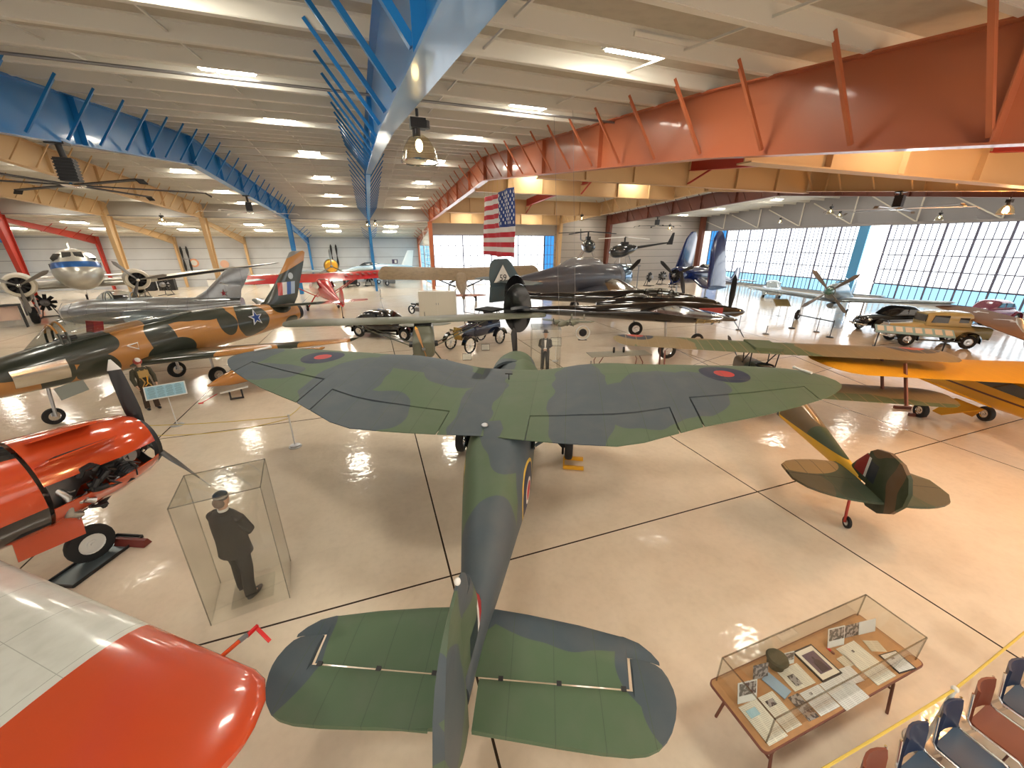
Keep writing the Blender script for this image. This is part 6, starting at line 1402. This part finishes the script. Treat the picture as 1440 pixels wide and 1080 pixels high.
b = MB().lathe([(.001, 0), (.016, .001), (.001, .002)], 16, (.0, .045, .018)); b.prism([(-.055, -.1), (.055, -.1), (.05, .0), (.02, .028), (-.02, .028), (-.045, -.01)], .0165, .0185); b.obj('sitter', simple('portrait_dark', (.035, .028, .04), .4), port, smooth=False)
doc([(462, 512), (575, 462), (690, 578), (565, 628)], pmats[0], 'open white booklet with a small dark picture left of the portrait', pic=(-.15, -.1, .3, .5))
doc([(378, 560), (410, 515), (548, 632), (505, 672)], simple('card_blue', (.25, .38, .50), .4), 'pale blue booklet left of the white booklet', th=.01)
doc([(258, 715), (345, 668), (525, 885), (400, 950)], pmats[0], 'long cream sheet with blue seal at the front left corner of the table', pic=(-.1, .25, .5, .2), pcol=M['sign_blue'])
doc([(350, 668), (432, 628), (610, 820), (520, 868)], pmats[0], 'long cream sheet with a round drawing beside the sheet with blue seal', pic=(-.05, .25, .5, .18), z=.005)
doc([(545, 655), (590, 640), (700, 770), (630, 810)], dark_photo, 'narrow dark photograph print near the front edge of the table', 'picture', 'photograph')
doc([(598, 640), (700, 585), (830, 715), (712, 772)], pmats[1], 'typed letter with small crest, front centre of the table', pic=(-.1, .32, .12, .1))
doc([(722, 600), (810, 535), (1030, 640), (850, 725)], pmats[1], 'large overlapping grey-white typed sheets right of the crest letter')
doc([(820, 500), (900, 485), (950, 560), (880, 600)], pmats[1], 'small white form lying on top of the overlapping typed sheets', z=.006)
doc([(805, 385), (905, 330), (1155, 540), (1045, 590)], pmats[0], 'long greenish white certificate sheet right of the portrait', pic=(0, .3, .1, .06))
doc([(805, 440), (850, 415), (915, 470), (870, 495)], pmats[2], 'small cream slip between portrait and long certificate', z=.0)
doc([(1070, 415), (1165, 393), (1252, 495), (1150, 530)], pmats[1], 'framed white certificate with emblem near the right end of the table', frame=M['dark'], th=.01, pic=(-.05, .2, .18, .12))
doc([(958, 335), (1045, 332), (1100, 400), (1010, 392)], pmats[2], 'plain cream card behind the framed certificate')
def standing(x0, x1, y, h, mat, label, top=None):
    p = at(980 + x0 / 4.114, 820 + y / 4.114, PZ); q = at(980 + x1 / 4.114, 820 + (y - (x1 - x0) * .25) / 4.114, PZ)
    t = thing('photo_card', label, 'picture', ((p[0] + q[0]) / 2, (p[1] + q[1]) / 2, PZ), atan2(q[1] - p[1], q[0] - p[0]), None, rx=R(-14)); w = hypot(q[0] - p[0], q[1] - p[1])
    MB().box((0, 0, h / 2), (w, .006, h)).obj('card', mat, t, smooth=False)
    if top: MB().box((0, -.005, h * .66), (w * .88, .003, h * .58)).obj('picture', dark_photo, t, smooth=False)
    MB().box((0, .03, h * .35), (w * .3, .05, .004), 0, 0, .9).obj('easel_back', M['dark'], t, smooth=False)
standing(235, 345, 700, .24, pmats[1], 'standing photo card of a white-trousered figure at the left end of the table', True)
standing(325, 410, 560, .17, dark_photo, 'standing dark photograph behind the photo card at the left end')
standing(505, 560, 475, .15, pmats[1], 'small standing card beside the green cap', True)
standing(755, 850, 378, .25, pmats[1], 'tallest standing photo card behind the long certificate', True)
standing(850, 935, 318, .16, dark_photo, 'standing dark photograph in the middle of the rear row')
standing(935, 1030, 300, .17, pmats[1], 'standing plain grey card at the right of the rear row')
a = at(1090, 935, PZ); t = thing('cap', 'olive green military cap standing on the table among the papers', 'cap', (a[0], a[1], PZ + .0), R(20))
og = simple('olive_cap', (.05, .05, .025), .8)
MB().lathe([(.085, 0), (.09, .05), (.115, .11), (.10, .135), (.04, .145), (.005, .145)], 22, cap=True).obj('crown', og, t); MB().loft([(.06, 0, .01, .08, .01, .01), (.14, 0, .0, .06, .01, .01), (.165, 0, -.0, .02, .006, .006)], 12, 3).obj('peak', M['brown_steel'], t)
a = at(1171, 918, PZ); t = thing('medal', 'small reddish medal lying left of the long certificate', 'medal', (a[0], a[1], PZ)); MB().lathe([(.02, .0), (.022, .004), (.01, .008)], 14, cap=True).obj('disc', M['brown_steel'], t); MB().box((0, .04, .002), (.03, .05, .004)).obj('ribbon', M['red'], t)

# ================================================================== CHAIRS
rust = simple('rust_vinyl', (.17, .035, .014), .5); bluv = simple('blue_vinyl', (.008, .02, .06), .5); teal = simple('blue_seat_vinyl', (.006, .04, .085), .45)
def chair(col, seatc, x, y, label, rz=0):
    t = thing('stacking_chair', label, 'chair', (x, y, 0), R(rz), 'stacking chairs behind the rope')
    # faces -y
    rs = []
    for i in range(7):
        z = .47 + .38 * i / 6; w = .215 - (.04 * max(0, i - 4) / 2); rs.append([(w * u, .17 + .05 * (1 - u * u) + .05 * i / 6 + dt, z) for dt, us in ((0, (-1, -.6, -.2, .2, .6, 1)), (.022, (1, .6, .2, -.2, -.6, -1))) for u in us])
    MB().rings(rs).obj('backrest', col, t)
    b = MB(); rs = []
    for i in range(7):
        y_ = .19 - .42 * i / 6; rs.append([(.21 * u, y_, .455 - .018 * (1 - u * u) + (.02 if i == 0 else 0) - (.03 if i == 6 else 0) + dz) for dz, us in ((0, (-1, -.6, -.2, .2, .6, 1)), (-.035, (1, .6, .2, -.2, -.6, -1))) for u in us])
    b.rings(rs).obj('seat', seatc, t)
    for sx in (-1, 1):
        MB().tube([(sx * .235, -.24, 0), (sx * .235, -.22, .42), (sx * .235, -.18, .45), (sx * .235, .16, .45), (sx * .235, .2, .5), (sx * .225, .25, .82)], .0125).obj('side_frame', M['chrome'], t)
        MB().tube([(sx * .235, .26, 0), (sx * .235, .12, .44)], .0125).obj('rear_leg', M['chrome'], t)
    MB().tube([(-.235, -.21, .41), (.235, -.21, .41)], .0125).tube([(-.235, .14, .42), (.235, .14, .42)], .012).obj('cross_bar', M['chrome'], t)
    MB().tube([(-.235, -.14, .30), (-.15, -.1, .22), (.15, -.1, .22), (.235, -.14, .30)], .01).obj('book_rack', M['brown_steel'], t)
    return t
cc = [(3.42, rust, rust, 'rust-coloured chair at the bottom edge, leftmost in the row'), (3.98, rust, rust, 'second rust-coloured chair from the left in the row'), (4.62, bluv, teal, 'dark blue chair to the right of the two rust chairs'), (5.22, bluv, teal, 'dark blue chair with teal seat right beside the stanchion'), (5.84, rust, rust, 'rust chair between two blue chairs, orange seat facing the camera'), (6.46, bluv, teal, 'dark blue chair right of the orange-seated chair'), (7.08, rust, rust, 'rust chair at the right edge of the photo, next to last'), (7.7, bluv, teal, 'dark blue chair at the far right end of the row')]
for x, a_, b_, l in cc: chair(a_, b_, x - .1, .66, l, 3)
for x, a_, b_, l in ((5.5, bluv, teal, 'dark blue chair in the nearer row at the bottom'), (6.15, rust, rust, 'rust chair in the nearer row in the lower right corner'), (6.8, bluv, teal, 'dark blue chair in the nearer row at the right edge')): chair(a_, b_, x, -.1, l, 3)

# ================================================================== FAR CLUTTER
def engine_stand(px, py, label, s=1.0, col=None):
    a = at(px, py); t = thing('aircraft_engine', label, 'engine', (a[0], a[1], 0), R(random.uniform(-110, -60)))
    b = MB().lathe([(.02, .4 * s), (.2 * s, .35 * s), (.25 * s, 0), (.3 * s, -.3 * s), (.02, -.35 * s)], 14, (0, 0, 1.0 * s), 'x')
    b.obj('crankcase', M['steel'], t); b = MB()
    for k in range(9): b.cyl((0, 0, 1.0 * s), (0, .55 * s * cos(k * 2 * pi / 9), 1.0 * s + .55 * s * sin(k * 2 * pi / 9)), .1 * s, n=8)
    b.obj('cylinders', col or M['dark'], t); b = MB()
    for y in (-.4, .4): b.tube([(-.5 * s, y * s, .03), (.5 * s, y * s, .03)], .03).tube([(-.4 * s, y * s, .03), (-.2 * s, y * .4 * s, .85 * s)], .03)
    b.tube([(-.4 * s, -.4 * s, .03), (-.4 * s, .4 * s, .03)], .03); b.obj('stand', M['dark'], t)
for px, py, l in ((72, 446, 'radial engine on a stand below the airliner left engine'), (205, 418, 'radial engine stand under the airliner wing'), (235, 415, 'dark engine on a stand between airliner wing and silver fin'), (912, 402, 'engine on a stand before the tan wall, left one'), (930, 400, 'engine on a stand before the tan wall, middle one'), (948, 404, 'engine on a stand before the tan wall, right one'), (520, 402, 'small engine on a stand near the rear wall')):
    engine_stand(px, py, l, 1.1)
for i, (px, z) in enumerate(((262, 3.4), (270, 3.4), (470, 3.6), (477, 3.6))):
    r = at(px, 380, 0); X = r[0] / r[1] * (YF - .3)
    t = thing('propeller_display', ['black propeller upright on the rear wall left of the second tan column, left one', 'black propeller upright on the rear wall beside it, right one', 'dark propeller blade on the rear wall left of the gold nose', 'dark propeller blade on the rear wall right beside the other'][i], 'propeller', (X, YF - .25, z))
    for s_ in (1, -1):
        b = MB(); b.rings([[(.02 * cos(a) * k_, .02 * sin(a), z_ * s_) for a in [j * pi / 4 for j in range(8)]] for z_, k_ in ((0, 3), (.3, 4), (.8, 7), (1.2, 6), (1.45, 2))]); b.obj('blade', M['black'], t)
    MB().cyl((0, -.06, 0), (0, .1, 0), .1).obj('hub', M['steel'], t)
random.seed(11)
for i, (px, w, h, c_) in enumerate(((200, 1.4, 1.0, 'dark'), (228, 1.6, 1.3, 'black'), (296, 1.2, .9, 'white'), (320, 1.3, .8, 'steel'), (382, 1.2, .8, 'white'), (402, 1.0, .9, 'black'), (490, 1.8, 1.0, 'dark'), (545, 1.6, .9, 'steel'))):
    a = at(px, 376, 0); k = 57.5 / a[1]; t = thing('storage_unit', 'low %s storage unit against the rear wall, number %s from the left' % ({'dark': 'dark', 'black': 'black', 'white': 'white', 'steel': 'grey'}[c_], ['one', 'two', 'three', 'four', 'five', 'six', 'seven', 'eight'][i]), 'storage unit', (a[0] * k, 57.5, 0))
    MB().box((0, 0, h * .6), (w, .6, h * 1.2)).obj('body', M[c_], t, smooth=False); MB().box((0, 0, h * 1.2 + .03), (w * 1.06, .66, .06)).obj('top', M['steel'], t, smooth=False)
t = thing('round_sign', 'round orange and white wall sign left of the second tan column', 'sign', (-20.6, YF - .12, 2.9)); MB().lathe([(.01, -.04), (.5, -.04), (.5, .02), (.01, .02)], 24, (0, 0, 0), 'y').obj('disc', simple('sign_orange', (.75, .35, .2), .5), t); MB().lathe([(.01, -.06), (.33, -.06), (.33, 0), (.01, 0)], 24, (0, 0, 0), 'y').obj('centre', M['white'], t)
t = thing('round_sign', 'round peach wall sign beside the second tan column', 'sign', (-17.4, YF - .12, 2.7)); MB().lathe([(.01, -.04), (.48, -.04), (.48, .02), (.01, .02)], 24, (0, 0, 0), 'y').obj('disc', simple('sign_peach', (.7, .42, .3), .5), t)
t = thing('poster', 'small dark square poster on the pale rear wall right of the overhead blue column', 'poster', (3.6, YF - .02, 2.7)); MB().box((0, 0, 0), (.8, .04, .6)).obj('panel', simple('poster_dark', (.08, .06, .12), .5), t, smooth=False); MB().box((.1, -.03, 0), (.3, .02, .4)).obj('print', M['white'], t, smooth=False)
# ladder rack next to the orange column
t = thing('ladder', 'tall grey ladder standing beside the orange column', 'ladder', (6.45, 47.2, 0))
MB().bar((-.3, 0, 0), (-.3, 0, 6.8), .06).bar((.3, 0, 0), (.3, 0, 6.8), .06).obj('rails', M['white_steel'], t, smooth=False)
b = MB()
for k in range(14): b.bar((-.3, 0, .4 + .47 * k), (.3, 0, .4 + .47 * k), .045)
b.obj('rungs', M['white_steel'], t, smooth=False)
# display board with aluminium frame, right of the coupe
a = at(1275, 492); t = thing('information_board', 'long tilted light blue panel display on a black stand before the cream truck', 'sign', (a[0], a[1], 0), R(-50))
MB().box((0, 0, 1.0), (3.0, .6, .05), 0, 0, .5).obj('panel', M['sign_blue'], t, smooth=False)
for k in range(8): MB().box((-1.3 + .37 * k, -.02, 1.04), (.26, .4, .02), 0, 0, .5).obj('card', M['white'], t, smooth=False)
for x in (-1.3, 1.3): MB().bar((x, 0, 0), (x, 0, .95), .05).box((x, 0, .02), (.06, .6, .04)).obj('leg', M['black'], t, smooth=False)
t = thing('display_board', 'pinkish information board on a black stand at the far left edge', 'sign', (*at(12, 462)[:2], 0), R(20))
MB().box((0, 0, .95), (1.5, .05, .9), 0, 0, -.25).obj('panel', simple('board_pink', (.6, .42, .33), .5), t, smooth=False); MB().box((.85, 0, .7), (.06, .4, 1.4)).box((-.85, 0, .7), (.06, .4, 1.4)).obj('legs', M['black'], t, smooth=False)
MB().box((0, .2, 1.45), (1.7, .5, .1)).obj('hood', M['black'], t, smooth=False)
# ================================================================== CAMERA / WORLD
cam = bpy.data.cameras.new('camera'); co = bpy.data.objects.new('camera', cam); C.objects.link(co)
cam.sensor_width = 36; cam.lens = FPX / 1440 * 36; cam.clip_start = .05; cam.clip_end = 400
co.location = (0, 0, CAM_H); co.rotation_euler = (pi / 2 - PIT, 0, -YAW)
sc = bpy.context.scene; sc.camera = co
w = bpy.data.worlds.new('world'); sc.world = w; w.use_nodes = True
bg = w.node_tree.nodes['Background']; bg.inputs[0].default_value = (1.0, .90, .78, 1); bg.inputs[1].default_value = .85
def area(name, loc, rot, sx, sy, col, e):
    l = bpy.data.lights.new(name, 'AREA'); l.shape = 'RECTANGLE'; l.size = sx; l.size_y = sy; l.color = col; l.energy = e
    o = bpy.data.objects.new(name, l); C.objects.link(o); o.location = loc; o.rotation_euler = rot; return o
sc.view_settings.view_transform = 'Standard'; sc.view_settings.look = 'None'; sc.view_settings.gamma = 1
sc.view_settings.use_curve_mapping = False; sc.view_settings.exposure = 1.1
sc.cycles.use_denoising = True
sc.cycles.max_bounces = 8; sc.cycles.diffuse_bounces = 3; sc.cycles.glossy_bounces = 3; sc.cycles.transparent_max_bounces = 12
sc.cycles.sample_clamp_indirect = 6
